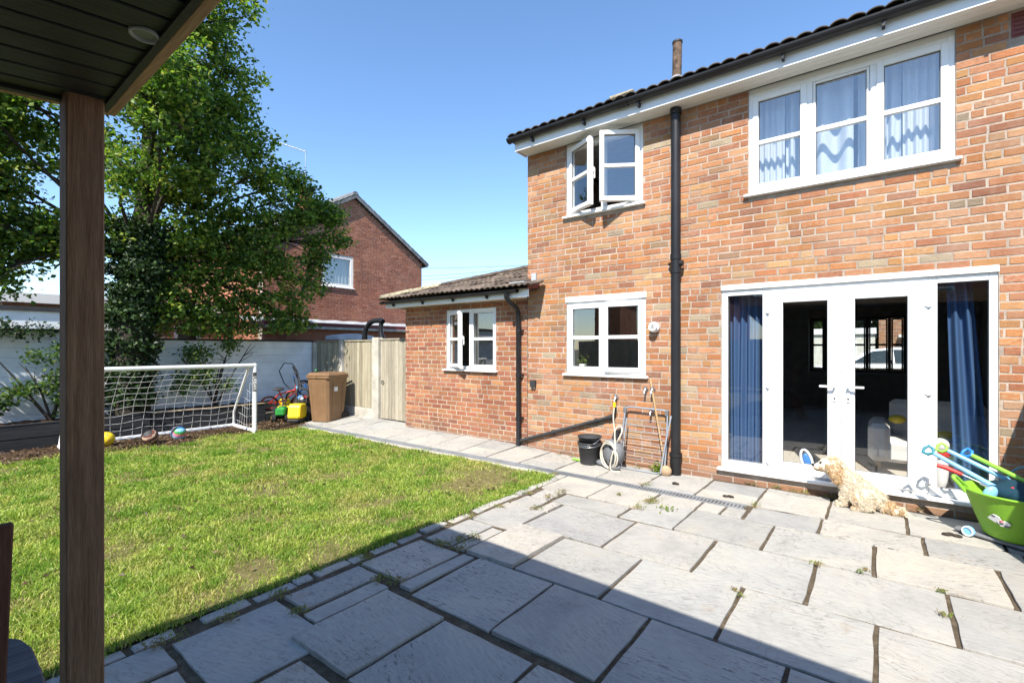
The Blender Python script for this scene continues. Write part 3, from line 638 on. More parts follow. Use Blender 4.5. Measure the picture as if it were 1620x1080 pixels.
def wall_grid(u0, u1, z0, z1, openings, T, depth=.30):
    """solid wall with openings: outer face, inner face, reveals and ends"""
    us = sorted(set([u0, u1] + [v for o in openings for v in o[:2] if u0 < v < u1])); zs = sorted(set([z0, z1] + [v for o in openings for v in o[2:4] if z0 < v < z1]))
    nu, nz = len(us) - 1, len(zs) - 1
    def op(i, j):
        if i < 0 or j < 0 or i >= nu or j >= nz: return True
        u, z = (us[i] + us[i + 1]) / 2, (zs[j] + zs[j + 1]) / 2
        return any(o[0] < u < o[1] and o[2] < z < o[3] for o in openings)
    mb = MB()
    for i in range(nu):
        for j in range(nz):
            if op(i, j): continue
            a, b, c, d = us[i], us[i + 1], zs[j], zs[j + 1]
            mb.add([T(a, 0, c), T(b, 0, c), T(b, 0, d), T(a, 0, d)], [(0, 1, 2, 3)])
            mb.add([T(a, depth, c), T(b, depth, c), T(b, depth, d), T(a, depth, d)], [(3, 2, 1, 0)])
            if op(i - 1, j): mb.add([T(a, 0, c), T(a, 0, d), T(a, depth, d), T(a, depth, c)], [(0, 1, 2, 3)])
            if op(i + 1, j): mb.add([T(b, 0, c), T(b, depth, c), T(b, depth, d), T(b, 0, d)], [(0, 1, 2, 3)])
            if op(i, j - 1): mb.add([T(a, 0, c), T(a, depth, c), T(b, depth, c), T(b, 0, c)], [(0, 1, 2, 3)])
            if op(i, j + 1): mb.add([T(a, 0, d), T(b, 0, d), T(b, depth, d), T(a, depth, d)], [(0, 1, 2, 3)])
    return mb

def window(root, x0, x1, z0, z1, cols, yf=D + .012, head=None, sill=True, sw=.055, fr=.048, name='window', sill_over=.04, T=None, glassmat='glass', wm='upvc'):
    """cols: list of dicts (w fraction, sash bool, angle deg, hinge 'l'/'r', bar fraction or None)"""
    T = T or (lambda u, d, z: (u, d, z))
    def bx(mb, a, b, M=None):
        pts = [(x, y, z) for x in (a[0], b[0]) for y in (a[1], b[1]) for z in (a[2], b[2])]
        if M: pts = [M @ Vector(p) for p in pts]
        mb.add([T(*p) for p in pts], [(0, 1, 3, 2), (4, 6, 7, 5), (0, 4, 5, 1), (2, 3, 7, 6), (0, 2, 6, 4), (1, 5, 7, 3)])
    f = MB(); dp = .07
    win = None
    bx(f, (x0, yf, z0), (x0 + fr, yf + dp, z1)); bx(f, (x1 - fr, yf, z0), (x1, yf + dp, z1))
    bx(f, (x0 + fr, yf, z1 - fr), (x1 - fr, yf + dp, z1)); bx(f, (x0 + fr, yf, z0), (x1 - fr, yf + dp, z0 + fr))
    tot = sum(c['w'] for c in cols); xs = [x0 + fr]; W = x1 - x0 - 2 * fr
    for c in cols: xs.append(xs[-1] + W * c['w'] / tot)
    for k in range(1, len(cols)): bx(f, (xs[k] - fr * .6, yf, z0 + fr), (xs[k] + fr * .6, yf + dp, z1 - fr))
    win = f.build(name, MAT[wm], root, bevel=.004)
    if head:
        h = MB(); bx(h, (x0 - .012, D - .014, z1), (x1 + .012, yf + .02, z1 + head)); h.build('head_board', MAT[wm], win, bevel=.004)
    if sill:
        h = MB()
        bx(h, (x0 - sill_over, D - .055, z0 - .034), (x1 + sill_over, yf + .03, z0 - .004))
        h.build('sill', MAT[wm], win, bevel=.006)
    for k, c in enumerate(cols):
        a = xs[k] + (fr * .6 if k else 0) + .003; b = xs[k + 1] - (fr * .6 if k < len(cols) - 1 else 0) - .003
        za, zb = z0 + fr + .003, z1 - fr - .003
        M = None; yy = yf; s_ = sw
        if c.get('sash', True):
            yy = yf - .012; a -= .014; b += .014; za -= .014; zb += .014
            ang = c.get('angle', 0)
            if ang:
                hx = a if c['hinge'] == 'l' else b
                M = Matrix.Translation((hx, yy, 0)) @ Matrix.Rotation(R(-ang if c['hinge'] == 'l' else ang), 4, 'Z') @ Matrix.Translation((-hx, -yy, 0))
        else: s_ = .022
        sb = MB(); th = .062
        bx(sb, (a, yy, za), (a + s_, yy + th, zb), M); bx(sb, (b - s_, yy, za), (b, yy + th, zb), M)
        bx(sb, (a + s_, yy, za), (b - s_, yy + th, za + s_), M); bx(sb, (a + s_, yy, zb - s_), (b - s_, yy + th, zb), M)
        sash = sb.build('sash' if c.get('sash', True) else 'fixed_light', MAT[wm], win, bevel=.004)
        if c.get('bar') is not None:
            zm = za + (zb - za) * c['bar']; q = MB(); bx(q, (a + s_, yy + .008, zm - .022), (b - s_, yy + th - .006, zm + .022), M); q.build('glazing_bar', MAT[wm], win, bevel=.004)
        g = MB(); gp = [Vector((u_, yy + .03, v_)) for u_, v_ in ((a + s_ - .002, za + s_ - .002), (b - s_ + .002, za + s_ - .002), (b - s_ + .002, zb - s_ + .002), (a + s_ - .002, zb - s_ + .002))]
        g.add([T(*((M @ p) if M else p)) for p in gp], [(0, 1, 2, 3)]); g.build('pane', MAT[glassmat], win, recalc=False)
        gs = MB(); e = .007; bx(gs, (a + s_, yy + .02, za + s_), (b - s_, yy + .028, za + s_ + e), M); bx(gs, (a + s_, yy + .02, zb - s_ - e), (b - s_, yy + .028, zb - s_), M)
        bx(gs, (a + s_, yy + .02, za + s_ + e), (a + s_ + e, yy + .028, zb - s_ - e), M); bx(gs, (b - s_ - e, yy + .02, za + s_ + e), (b - s_, yy + .028, zb - s_ - e), M); gs.build('seal', MAT['upvc_grey'], win)
        if c.get('sash', True):
            q = MB(); hx = b - .03 if c.get('hinge', 'l') == 'l' else a + .005
            zc = (za + zb) / 2; bx(q, (hx, yy + th, zc - .012), (hx + .026, yy + th + .02, zc + .05), M); bx(q, (hx + .004, yy + th + .02, zc - .09), (hx + .02, yy + th + .034, zc + .04), M); q.build('window_handle', MAT[wm], win)
            if c.get('angle'):
                q = MB(); p0 = Vector((hx if False else (a + b) / 2, yy + .03, za + .01)); p1 = M @ p0
                hx2 = a if c['hinge'] == 'l' else b
                q.tube([T((a + b) / 2 * .4 + hx2 * .6, yf + .03, z0 + fr + .004), T(*p1)], .006, 6); q.build('friction_stay', MAT['chrome'], win)
    return win

# ------------------------------------------------------------------ the house
HX0, HX1, HZ, HY1 = -4.06, 3.2, 4.262, 13.2
HOUSE = thing('brick_house', 'two storey orange brick house with white windows and glazed patio doors', 'house', (-1, D, 0))
OP = [(-1.396, .796, .10, 2.168), (-3.405, -2.277, 1.128, 2.168), (-3.408, -2.312, 3.255, HZ + 1), (-1.12, .53, 3.11, HZ + 1)]
wallT = lambda u, d, z: (u, D + d, z)
hw = wall_grid(HX0, HX1, -.1, HZ, OP, wallT).build('rear_wall', MAT['mortar'], HOUSE, recalc=False)
lay = brick_layout(HX0, HX1, -.02, HZ, OP + [(.86, 1.02, 4.0, 4.28)], phase=.06)
lay_bricks(lay, wallT, MAT['brick'], hw, 300, (.6, 1.5, 2.2))
# side and front walls
mb = MB(); mb.box((HX0, D + .30, -.1), (HX0 + .28, HY1, HZ)); mb.build('side_wall', MAT['mortar'], HOUSE)
mb = MB(); mb.box((HX1 - .28, D + .30, -.1), (HX1, HY1, HZ)); mb.build('side_wall', MAT['mortar'], HOUSE)
def sideT(u, d, z): return (HX0 + d, u, z)
sb_ = brick_layout(D + .0, 9.4, 2.4, HZ, [], phase=.17)
mb = MB()
for (a, b, za, zb) in sb_:
    v, f = brick_geo(b - a, zb - za); mb.add([(HX0 + p[1], (a + b) / 2 - p[0], (za + zb) / 2 + p[2]) for p in v], f)
tag(mb.build('brickwork', MAT['brick'], HOUSE, recalc=False), kind='stuff')
frT = lambda u, d, z: (u, HY1 - d, z)
FOP = [(-1.28, .46, .93, 2.16)]
mb = wall_grid(HX0 + .28, HX1 - .28, -.1, HZ, FOP, frT, .28); mb.build('front_wall', MAT['mortar'], HOUSE, recalc=False)
# rooms
mb = MB(); mb.box((-3.76, D + .30, .02), (2.9, HY1 - .28, .10)); mb.build('ground_floor', MAT['int_floor'], HOUSE)
mb = MB(); mb.box((-3.76, D + .30, 2.36), (2.9, HY1 - .28, 2.62)); mb.build('upper_floor', MAT['ceiling'], HOUSE)
mb = MB(); mb.box((-3.76, D + .30, HZ + .05), (2.9, HY1 - .28, HZ + .15)); mb.build('upper_ceiling', MAT['ceiling'], HOUSE)
mb = MB()
mb.box((-2.0, D + .30, .10), (-1.9, HY1 - .28, 2.36)); mb.box((1.55, D + .30, .10), (1.65, HY1 - .28, 2.36))
mb.box((-3.76, 8.6, .10), (-2.0, 8.7, 2.36)); mb.box((-1.75, D + .30, 2.62), (-1.65, 10, HZ + .05)); mb.box((-3.76, 9.0, 2.62), (2.9, 9.1, HZ + .05))
mb.box((-1.9, HY1 - .35, .10), (-1.28, HY1 - .29, 2.36)); mb.box((.46, HY1 - .35, .10), (1.55, HY1 - .29, 2.36)); mb.box((-1.28, HY1 - .35, .10), (.46, HY1 - .29, .93))
mb.build('partition', MAT['int_wall'], HOUSE)
window(HOUSE, -1.28, .46, .93, 2.16, [dict(w=.2, sash=False, bar=.5), dict(w=.6, sash=False, bar=.5), dict(w=.3, sash=False, bar=.5), dict(w=.18, sash=False, bar=.5)], yf=HY1 - .12, sill=False, wm='dullblack')

# windows of the rear wall
window(HOUSE, -3.405, -2.277, 1.128, 2.09, [dict(w=1, hinge='l', bar=.5), dict(w=1, hinge='r', angle=7, bar=.5)], head=.075)
window(HOUSE, -3.408, -2.312, 3.272, 4.225, [dict(w=1, hinge='l', angle=27, bar=.5), dict(w=1, hinge='r', angle=33, bar=.5)])
window(HOUSE, -1.12, .53, 3.128, 4.205, [dict(w=.53, hinge='l', bar=.5), dict(w=.55, sash=False, bar=.5), dict(w=.54, hinge='r', bar=.5)], fr=.052)
mb = MB()
mb.box((-3.408, D + .02, 4.226), (-2.312, D + .2, HZ)); mb.build('head_trim', MAT['soffit'], HOUSE)
mb = MB(); mb.box((-1.12, D + .02, 4.206), (.53, D + .2, HZ)); mb.build('head_trim', MAT['soffit'], HOUSE)

# patio doors
fr = MB(); yf = D + .012
DX = (-1.396, -.961, -.291, .372, .796)
for a, b in ((-1.396, -1.335), (-.985, -.93), (.352, .412), (.742, .796)): fr.box((a, yf, .15), (b, yf + .07, 2.105))
fr.box((-1.335, yf, 2.045), (-.985, yf + .07, 2.105)); fr.box((-.93, yf, 2.06), (.352, yf + .07, 2.105)); fr.box((.412, yf, 2.045), (.742, yf + .07, 2.105))
fr.box((-1.335, yf, .15), (-.985, yf + .07, .225)); fr.box((.412, yf, .15), (.742, yf + .07, .225)); fr.box((-.93, yf + .012, .15), (.352, yf + .07, .168))
DOOR = fr.build('patio_door', MAT['upvc'], HOUSE, bevel=.004)
h = MB(); h.box((-1.40, D - .016, 2.106), (.80, yf + .05, 2.164)); h.build('head_board', MAT['upvc'], DOOR, bevel=.004)
h = MB(); h.box((-1.434, D - .06, .113), (.60 + .24, yf + .07, .148)); h.build('door_sill', MAT['upvc'], DOOR, bevel=.008)
def pane(x0, x1, z0, z1, y):
    g = MB(); g.add([(x0, y, z0), (x1, y, z0), (x1, y, z1), (x0, y, z1)], [(0, 1, 2, 3)]); g.build('pane', MAT['glass_door'], DOOR, recalc=False)
    s_ = MB(); e = .006; s_.box((x0, y - .008, z0), (x0 + e, y - .001, z1)); s_.box((x1 - e, y - .008, z0), (x1, y - .001, z1)); s_.box((x0 + e, y - .008, z0), (x1 - e, y - .001, z0 + e)); s_.box((x0 + e, y - .008, z1 - e), (x1 - e, y - .001, z1)); s_.build('seal', MAT['upvc_grey'], DOOR)
pane(-1.337, -.983, .223, 2.047, yf + .03); pane(.410, .744, .223, 2.047, yf + .03)
for (a, b, gl, gr) in ((-.928, -.293, -.796, -.405), (-.289, .350, -.185, .209)):
    lf = MB(); y0, y1 = yf - .012, yf + .05
    lf.box((a, y0, .172), (gl, y1, 2.062)); lf.box((gr, y0, .172), (b, y1, 2.062)); lf.box((gl, y0, .172), (gr, y1, .286)); lf.box((gl, y0, 1.942), (gr, y1, 2.062))
    lf.build('door_leaf', MAT['upvc'], DOOR, bevel=.006); pane(gl - .002, gr + .002, .284, 1.944, yf + .018)
    sgn = 1 if a < -.5 else -1
    hx = -.345 if sgn == 1 else -.235
    hd = MB(); hd.box((hx - .014, y0 - .012, .94), (hx + .014, y0, 1.13)); hd.bar((hx, y0 - .012, 1.09), (hx, y0 - .05, 1.09), .018, .018)
    hd.bar((hx + .008 * sgn, y0 - .05, 1.09), (hx - .125 * sgn, y0 - .05, 1.092), .016, .02); hd.build('door_handle', MAT['upvc'], DOOR, bevel=.003)
    kh = MB(); kh.lathe([(.009, 0), (.009, .004), (.001, .0045)], (hx, y0 - .012, .975), 12, Matrix.Rotation(R(90), 3, 'X')); kh.build('keyhole', MAT['dullblack'], DOOR)
    ex = a if sgn == 1 else b
    for zz in (.30, 1.09, 1.88):
        hg = MB(); hg.box((ex - .024, y0 - .012, zz - .04), (ex + .024, y0, zz + .04)); hg.tube([(ex, y0 - .012, zz - .045), (ex, y0 - .012, zz + .045)], .009, 8); hg.build('hinge', MAT['upvc'], DOOR, bevel=.002)
mb = MB(); mb.box((-1.39, D + .02, .0), (.79, D + .12, .10)); mb.build('threshold', MAT['brick'], HOUSE)

# soffit, fascia, gutter
for k in range(3):
    mb = MB(); y0 = 5.412 + k * .083; mb.box((HX0 - .0, y0 + .002, HZ - .002), (HX1, y0 + .081, HZ + .008)); mb.build('soffit_board', MAT['soffit'], HOUSE, bevel=.002)
mb = MB(); mb.box((HX0 - .015, 5.394, HZ - .012), (HX1, 5.412, 4.405)); mb.build('fascia_board', MAT['upvc'], HOUSE, bevel=.003)
mb = MB(); mb.prism([(5.394, HZ - .012), (5.394, 4.405), (5.66, 4.53), (5.66, HZ - .012)], 0, HX0 - .034, HX0 - .0155); mb.build('box_end', MAT['upvc'], HOUSE)
GY, GZ, GR = 5.335, 4.415, .058
GUT = MB(); prof = [(GR * math.cos(t), GR * math.sin(t)) for t in [math.pi + math.pi * i / 10 for i in range(11)]]
inner = [(c * .9, s_ * .9) for c, s_ in prof[::-1]]
GUT.prism([(GY + a, GZ + b) for a, b in prof + inner], 0, HX0 - .085, HX1)
gut = GUT.build('gutter', MAT['black'], HOUSE)
mb = MB(); mb.prism([(GY + a * 1.06, GZ + b * 1.06) for a, b in prof], 0, HX0 - .1, HX0 - .08); mb.build('gutter_end', MAT['black'], gut)
for bxx in (-3.77, -2.97, -2.24, -.75, .033, .82):
    mb = MB(); p2 = [(a * 1.12, b * 1.12) for a, b in prof]; mb.prism([(GY + a, GZ + b) for a, b in p2 + [(c * .99 / 1.12, s_ * .99 / 1.12) for c, s_ in p2[::-1]]], 0, bxx - .014, bxx + .014)
    mb.box((bxx - .012, GY - .01, GZ - .11), (bxx + .012, 5.394, GZ - .064)); mb.build('gutter_bracket', MAT['black'], gut)
mb = MB()
for dx in (-.05, 0, .05): mb.prism([(GY + a * 1.14, GZ + b * 1.14) for a, b in prof], 0, -2.43 + dx - .013, -2.43 + dx + .013)
mb.prism([(GY + a * 1.07, GZ + b * 1.07) for a, b in prof], 0, -2.5, -2.36); mb.build('gutter_joint', MAT['black'], gut)
# soil stack
SX, SY = -1.878, 5.575
mb = MB(); mb.tube([(SX, SY, .0), (SX, SY, HZ - .01)], .055, 20); st = mb.build('soil_pipe', MAT['black'], HOUSE)
for z0, z1, r_ in ((.0, .21, .062), (.21, .25, .072), (2.50, 2.56, .062), (2.34, 2.38, .062), (4.19, 4.25, .066)):
    mb = MB(); mb.tube([(SX, SY, z0), (SX, SY, z1)], r_, 20); mb.build('pipe_collar', MAT['black'], st)
mb = MB(); mb.tube([(SX + .05, SY, 2.45), (SX + .085, SY, 2.45)], .035, 14); mb.build('access_cap', MAT['black'], st)
mb = MB(); mb.tube([(SX - .06, SY + .02, 2.46), (SX - .09, SY + .05, 2.46)], .02, 8); mb.build('access_cap', MAT['black'], st)
mb = MB(); mb.tube([(SX + .02, 5.545, 4.45), (SX + .03, 5.545, 5.0)], .052, 18); vp = mb.build('vent_pipe', MAT['skin_pink'], HOUSE)
vp.data.materials[0] = simple('rusty_vent_pipe', (.13, .09, .065), .9, .2, var=.5, scale=14, bump=.5)
mb = MB(); mb.tube([(SX + .03, 5.545, 4.99), (SX + .03, 5.545, 5.01)], .058, 18); mb.build('pipe_rim', MAT['dullblack'], vp)
mb = MB(); mb.tube([(SX + .02, 5.545, 4.43), (SX + .022, 5.545, 4.60)], .060, 18); mb.build('flashing_collar', MAT['lead'], vp)
# main roof
pit = math.tan(R(24)); RY0, RZ0 = 5.33, 4.46; RIDGE = 9.43
mb = MB(); rz = RZ0 + pit * (RIDGE - RY0)
mb.add([(HX0 - .1, RY0 + .03, RZ0 - .01), (HX1, RY0 + .03, RZ0 - .01), (HX1, RIDGE, rz - .03), (HX0 - .1, RIDGE, rz - .03), (HX0 - .1, 13.5, RZ0 - .01), (HX1, 13.5, RZ0 - .01)], [(0, 1, 2, 3), (3, 2, 5, 4)])
mb.add([(HX0 - .1, RY0 + .03, RZ0 - .06), (HX1, RY0 + .03, RZ0 - .06), (HX1, 13.5, RZ0 - .06), (HX0 - .1, 13.5, RZ0 - .06)], [(3, 2, 1, 0)])
mb.add([(HX0 + .01, D + .3, HZ - .2), (HX0 + .01, 13.2, HZ - .2), (HX0 + .01, RIDGE, rz - .06)], [(0, 1, 2)])
ROOF = mb.build('main_roof', MAT['tile_dark'], HOUSE, recalc=False)
def tile_geo(w=.3, l_=.36, pitch=0.0, waves=2, amp=.02, t=.014, n=12):
    """interlocking roll tile, x across, y up the slope"""
    vs_ = []; 
    for top in (0, 1):
        for yy in (0, 1):
            for i in range(n + 1):
                u = i / n; h = amp * (abs(math.sin(math.pi * waves * u)) ** .7)
                vs_.append((u * w, yy * l_ * math.cos(pitch), yy * l_ * math.sin(pitch) + h + top * t))
    m = n + 1; fs = []
    for i in range(n):
        fs.append((2 * m + i, 2 * m + i + 1, 3 * m + i + 1, 3 * m + i)); fs.append((i, m + i, m + i + 1, i + 1)); fs.append((i, i + 1, 2 * m + i + 1, 2 * m + i))
    return vs_, fs
tv, tf = tile_geo(.27, .34, R(19), 2, .028, .016, 12)
tme = bpy.data.meshes.new('roof_tile'); tme.from_pydata(tv, [], tf); tme.materials.append(MAT['tile_dark']); tme.polygons.foreach_set('use_smooth', [True] * len(tf)); tme.update()
for row in range(2):
    x = HX0 - .11
    while x < HX1 - .2:
        o = link(tme, 'roof_tile', ROOF, Vector((x, RY0 - .015 + row * .29, RZ0 - .012 + row * .29 * pit + random.uniform(-.006, .006))) - base_of(ROOF)); o.rotation_euler = (0, random.uniform(-.012, .012), 0); x += .272
mb = MB(); mb.box((-2.6, RY0 + .0, RZ0 + .03), (-2.3, RY0 + .3, RZ0 + .062), jit=.012); mb.build('lichen_tile', MAT['lichen'], ROOF, bevel=.01)
# air brick
mb = MB(); mb.box((.87, D - .004, 4.03), (1.01, D + .03, 4.235)); ab = mb.build('air_brick', MAT['maroon'], HOUSE)
mb = MB()
for k in range(5): mb.box((.885, D - .012, 4.05 + k * .037), (.995, D - .005, 4.065 + k * .037))
mb.build('air_brick_louvre', MAT['maroon'], ab)
# flue, socket, taps, waste pipe
FL = MB(); My = Matrix.Rotation(R(90), 3, 'X')
FL.lathe([(.001, -.0), (.062, 0), (.062, .06), (.052, .066)], (-2.152, D, 1.72), 24, My); flu = FL.build('flue_outlet', MAT['upvc'], HOUSE)
mb = MB(); mb.lathe([(.050, .02), (.052, .10), (.046, .115), (.030, .115), (.028, .05), (.001, .05)], (-2.152, D, 1.72), 24, My); mb.build('flue_nozzle', MAT['upvc'], flu)
so = MB(); so.box((-3.99, D - .055, .915), (-3.905, D, 1.01)); soc = so.build('outdoor_socket', MAT['dullblack'], HOUSE, bevel=.006)
mb = MB(); mb.tube([(-3.97, D - .03, .915), (-3.97, D - .03, .89)], .012, 8); mb.tube([(-3.93, D - .03, .915), (-3.93, D - .03, .89)], .012, 8); mb.build('cable_gland', MAT['chrome'], soc)
def tap(x, z, hosed=False):
    m = MB(); m.lathe([(.001, 0), (.028, 0), (.028, .008), (.014, .012), (.014, .05)], (x, D, z), 12, My)
    m.tube([(x, D - .045, z + .035), (x, D - .05, z), (x, D - .075, z - .015), (x, D - .078, z - .05)], .013, 8)
    m.bar((x - .028, D - .045, z + .04), (x + .028, D - .045, z + .04), .014, .012)
    t_ = m.build('garden_tap', MAT['chrome'], HOUSE)
    if hosed:
        m = MB(); m.tube([(x, D - .078, z - .05), (x, D - .078, z - .11)], .019, 10); m.build('hose_connector', MAT['yellow'], t_)
tap(-2.263, .955); tap(-2.176, .96); tap(-2.19, .70); tap(-2.655, .835, True)
wp = MB(); wp.tube([(-4.17, D - .045, .115), (-2.75, D - .045, .58), (-2.70, D - .045, .60), (-2.675, D - .045, .63), (-2.67, D - .03, .70)], .022, 12)
wpo = wp.build('waste_pipe', MAT['dullblack'], HOUSE)
for x_, z_ in ((-2.72, .59),): 
    mb = MB(); mb.tube([(x_ - .03, D - .045, z_ - .012), (x_ + .03, D - .045, z_ + .012)], .03, 12); mb.build('pipe_elbow', MAT['dullblack'], wpo)
mb = MB(); mb.box((-3.62, D - .05, .27), (-3.59, D, .33)); mb.build('pipe_clip', MAT['dullblack'], wpo)
mb = MB(); mb.box((-2.95, D - .05, .49), (-2.92, D, .55)); mb.build('pipe_clip', MAT['dullblack'], wpo)

# ------------------------------------------------------------------ kitchen extension
EX0, EX1, EZ = -6.775, -4.075, 2.205
EXT = thing('brick_extension', 'low red brick extension with mossy tiled roof and one small window', 'extension', (-5.4, D, 0))
EOP = [(-5.74, -4.665, 1.13, 2.105)]
extT = lambda u, d, z: (u, D + .004 + d, z)
ew = wall_grid(EX0, EX1, -.1, EZ, EOP, extT, .28).build('front_wall', MAT['mortar_ext'], EXT, recalc=False)
lay_bricks(brick_layout(EX0, EX1, -.0, EZ, EOP, phase=.03), extT, MAT['brick_ext'], ew, 300, (-4.2, 4.5, 1.2))
mb = MB(); mb.box((EX0, D + .284, -.1), (EX0 + .25, 9.5, EZ)); mb.box((EX0 + .25, 9.25, -.1), (EX1 - .03, 9.5, EZ)); mb.build('side_wall', MAT['mortar_ext'], EXT)
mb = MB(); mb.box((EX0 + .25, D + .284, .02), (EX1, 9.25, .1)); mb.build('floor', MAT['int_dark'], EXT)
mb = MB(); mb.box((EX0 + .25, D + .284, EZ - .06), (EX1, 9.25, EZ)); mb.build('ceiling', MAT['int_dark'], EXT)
window(EXT, -5.74, -4.665, 1.13, 2.10, [dict(w=1, hinge='l', angle=24, bar=.5), dict(w=1.02, sash=False, bar=.5)], yf=D + .018, sw=.05)
mb = MB(); mb.box((-6.98, 5.41, EZ - .008), (EX1 - .0, D, EZ + .004)); mb.build('soffit_board', MAT['soffit'], EXT)
mb = MB(); mb.box((-7.0, 5.392, EZ - .02), (-3.86, 5.41, EZ + .10)); mb.box((-7.0, 5.41, EZ - .02), (-6.982, 9.6, EZ + .10)); mb.build('fascia_board', MAT['upvc'], EXT, bevel=.003)
gy, gz, gr_ = 5.345, EZ + .085, .046
prof2 = [(gr_ * math.cos(t), gr_ * math.sin(t)) for t in [math.pi + math.pi * i / 8 for i in range(9)]]
mb = MB(); mb.prism([(gy + a, gz + b) for a, b in prof2 + [(c * .9, s_ * .9) for c, s_ in prof2[::-1]]], 0, -7.06, -4.02); eg = mb.build('gutter', MAT['black'], EXT)
for bxx in (-6.75, -6.0, -5.3, -4.6):
    mb = MB(); mb.prism([(gy + a * 1.14, gz + b * 1.14) for a, b in prof2], 0, bxx - .013, bxx + .013); mb.box((bxx - .01, gy, gz - .09), (bxx + .01, 5.392, gz - .05)); mb.build('gutter_bracket', MAT['black'], eg)
mb = MB(); mb.tube([(-4.21, gy, gz - .03), (-4.21, gy, gz - .10), (-4.20, gy + .06, gz - .16), (-4.19, D - .10, gz - .24), (-4.19, D - .06, gz - .30), (-4.19, D - .055, .10), (-4.19, D - .07, .05)], .034, 12); dp_ = mb.build('downpipe', MAT['black'], EXT)
for z_ in (.42, 1.05, 1.7): 
    mb = MB(); mb.tube([(-4.19, D - .055, z_), (-4.19, D - .055, z_ + .05)], .040, 12); mb.box((-4.15, D - .05, z_ + .01), (-4.13, D, z_ + .04)); mb.build('pipe_clip', MAT['black'], dp_)
# hipped roof: front plane rises away from the garden
ep = math.tan(R(17.5)); ry, rz0 = 5.30, EZ + .12; hx0 = -7.02
k_ = 2.9
mb = MB()
A = (hx0, ry, rz0); B = (-3.87, ry, rz0); Cc = (-3.87, ry + .36, rz0 + ep * .36); Cw = (EX1, ry + .36, rz0 + ep * .36); Cq = (EX1, ry + k_, rz0 + ep * k_); E_ = (hx0 + k_, ry + k_, rz0 + ep * k_); G = (hx0, ry + 5, rz0)
mb.add([A, B, Cc, Cw, Cq, E_, G], [(0, 1, 2, 3, 4, 5), (0, 5, 6)])
mb.add([(hx0, ry, rz0 - .03), (-3.87, ry, rz0 - .03), (-3.87, 5.65, rz0 - .03), (hx0, 5.65, rz0 - .03)], [(3, 2, 1, 0)])
ER = mb.build('extension_roof', MAT['tile'], EXT, recalc=False)
tv, tf = tile_geo(.205, .34, R(14), 2, .022, .018, 10)
tme2 = bpy.data.meshes.new('roof_tile'); tme2.from_pydata(tv, [], tf); tme2.materials.append(MAT['tile']); tme2.polygons.foreach_set('use_smooth', [True] * len(tf)); tme2.update()
row = 0; yy = ry - .03
while yy < ry + 2.4:
    x = hx0 + max(0, yy - ry) - .02 + (.1 if row % 2 else 0); xe = -3.92 if yy + .3 < D else EX1 - .12
    while x < xe:
        o = link(tme2, 'roof_tile', ER, Vector((x, yy, rz0 + ep * (yy - ry) + .006 + random.uniform(-.004, .006))) - base_of(ER)); o.rotation_euler = (0, random.uniform(-.02, .02), random.uniform(-.015, .015)); x += .207
    yy += .28; row += 1
for k in range(9):
    a = .36 * k; p0 = Vector((hx0 + .02 + a, ry - .02 + a, rz0 + .012 + ep * a)); p1 = p0 + Vector((.39, .39, ep * .39 + .015))
    mb = MB(); d_ = (p1 - p0); n_ = 8; vs_ = []
    sd = Vector((.7071, -.7071, 0))
    for q, rr in ((p0, .095), (p1, .085)):
        for i in range(n_ + 1):
            t = math.pi * i / n_; vs_.append(q + sd * (rr * math.cos(t)) + Vector((0, 0, rr * .7 * math.sin(t))))
    mb.add(vs_, [(i, i + 1, n_ + 2 + i, n_ + 1 + i) for i in range(n_)] + [tuple(range(n_ + 1))], True); mb.build('hip_tile', MAT['lichen'] if k in (0, 1) else MAT['tile'], ER, recalc=False)
mb = MB(); mb.box((-4.16, ry + .05, rz0 + .06), (-3.9, D - .0, rz0 + .075), Matrix.Translation((0, 0, 0))); mb.box((-3.98, D - .025, rz0 + .075), (-3.9, D - .004, rz0 + .22)); mb.build('lead_flashing', MAT['lead'], EXT)
mb = MB(); mb.prism([(5.36, EZ + .08), (5.36, EZ + .13), (5.65, EZ + .24), (5.65, EZ + .12)], 0, -3.865, -3.845); mb.build('maroon_verge_board', MAT['maroon'], EXT)

# ------------------------------------------------------------------ canopy and its post
th = R(-1.5); CZ, CXc, CYc = 2.358, -2.336, .5275
def can(u, v, w_=0):
    """u along the front edge from the corner, v back under the roof, w up"""
    x = CXc + u * math.cos(th) + v * math.sin(th); y_ = CYc + u * math.sin(th) - v * math.cos(th)
    return (x, y_, CZ + .03 * u * -1 + (-.105) * v + w_)
CAN = thing('garden_canopy', 'dark boarded canopy roof with pale timber edge on a brown post', 'canopy', (CXc, CYc, 0))
CL, CB = 5.2, 3.4
for k in range(int(CL / .1)):
    u0 = .035 + k * .115
    if u0 + .115 > CL: break
    mb = MB(); q = [can(u, v, w_) for w_ in (.012, .03) for (u, v) in ((u0 + .004, .03), (u0 + .108, .03), (u0 + .108, CB), (u0 + .004, CB))]
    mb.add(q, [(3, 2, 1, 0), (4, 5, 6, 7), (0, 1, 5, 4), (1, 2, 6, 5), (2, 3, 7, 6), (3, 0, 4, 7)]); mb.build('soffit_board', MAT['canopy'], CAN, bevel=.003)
def canbar(mb, u0, u1, v0, v1, w0, w1):
    q = [can(u, v, w_) for w_ in (w0, w1) for (u, v) in ((u0, v0), (u1, v0), (u1, v1), (u0, v1))]
    mb.add(q, [(3, 2, 1, 0), (4, 5, 6, 7), (0, 1, 5, 4), (1, 2, 6, 5), (2, 3, 7, 6), (3, 0, 4, 7)])
mb = MB(); canbar(mb, 0, CL, 0, .03, 0, .2); mb.build('fascia_board', MAT['fascia'], CAN, bevel=.002)
mb = MB(); canbar(mb, 0, .03, .0305, CB, 0, .2); mb.build('fascia_board', MAT['fascia'], CAN, bevel=.002)
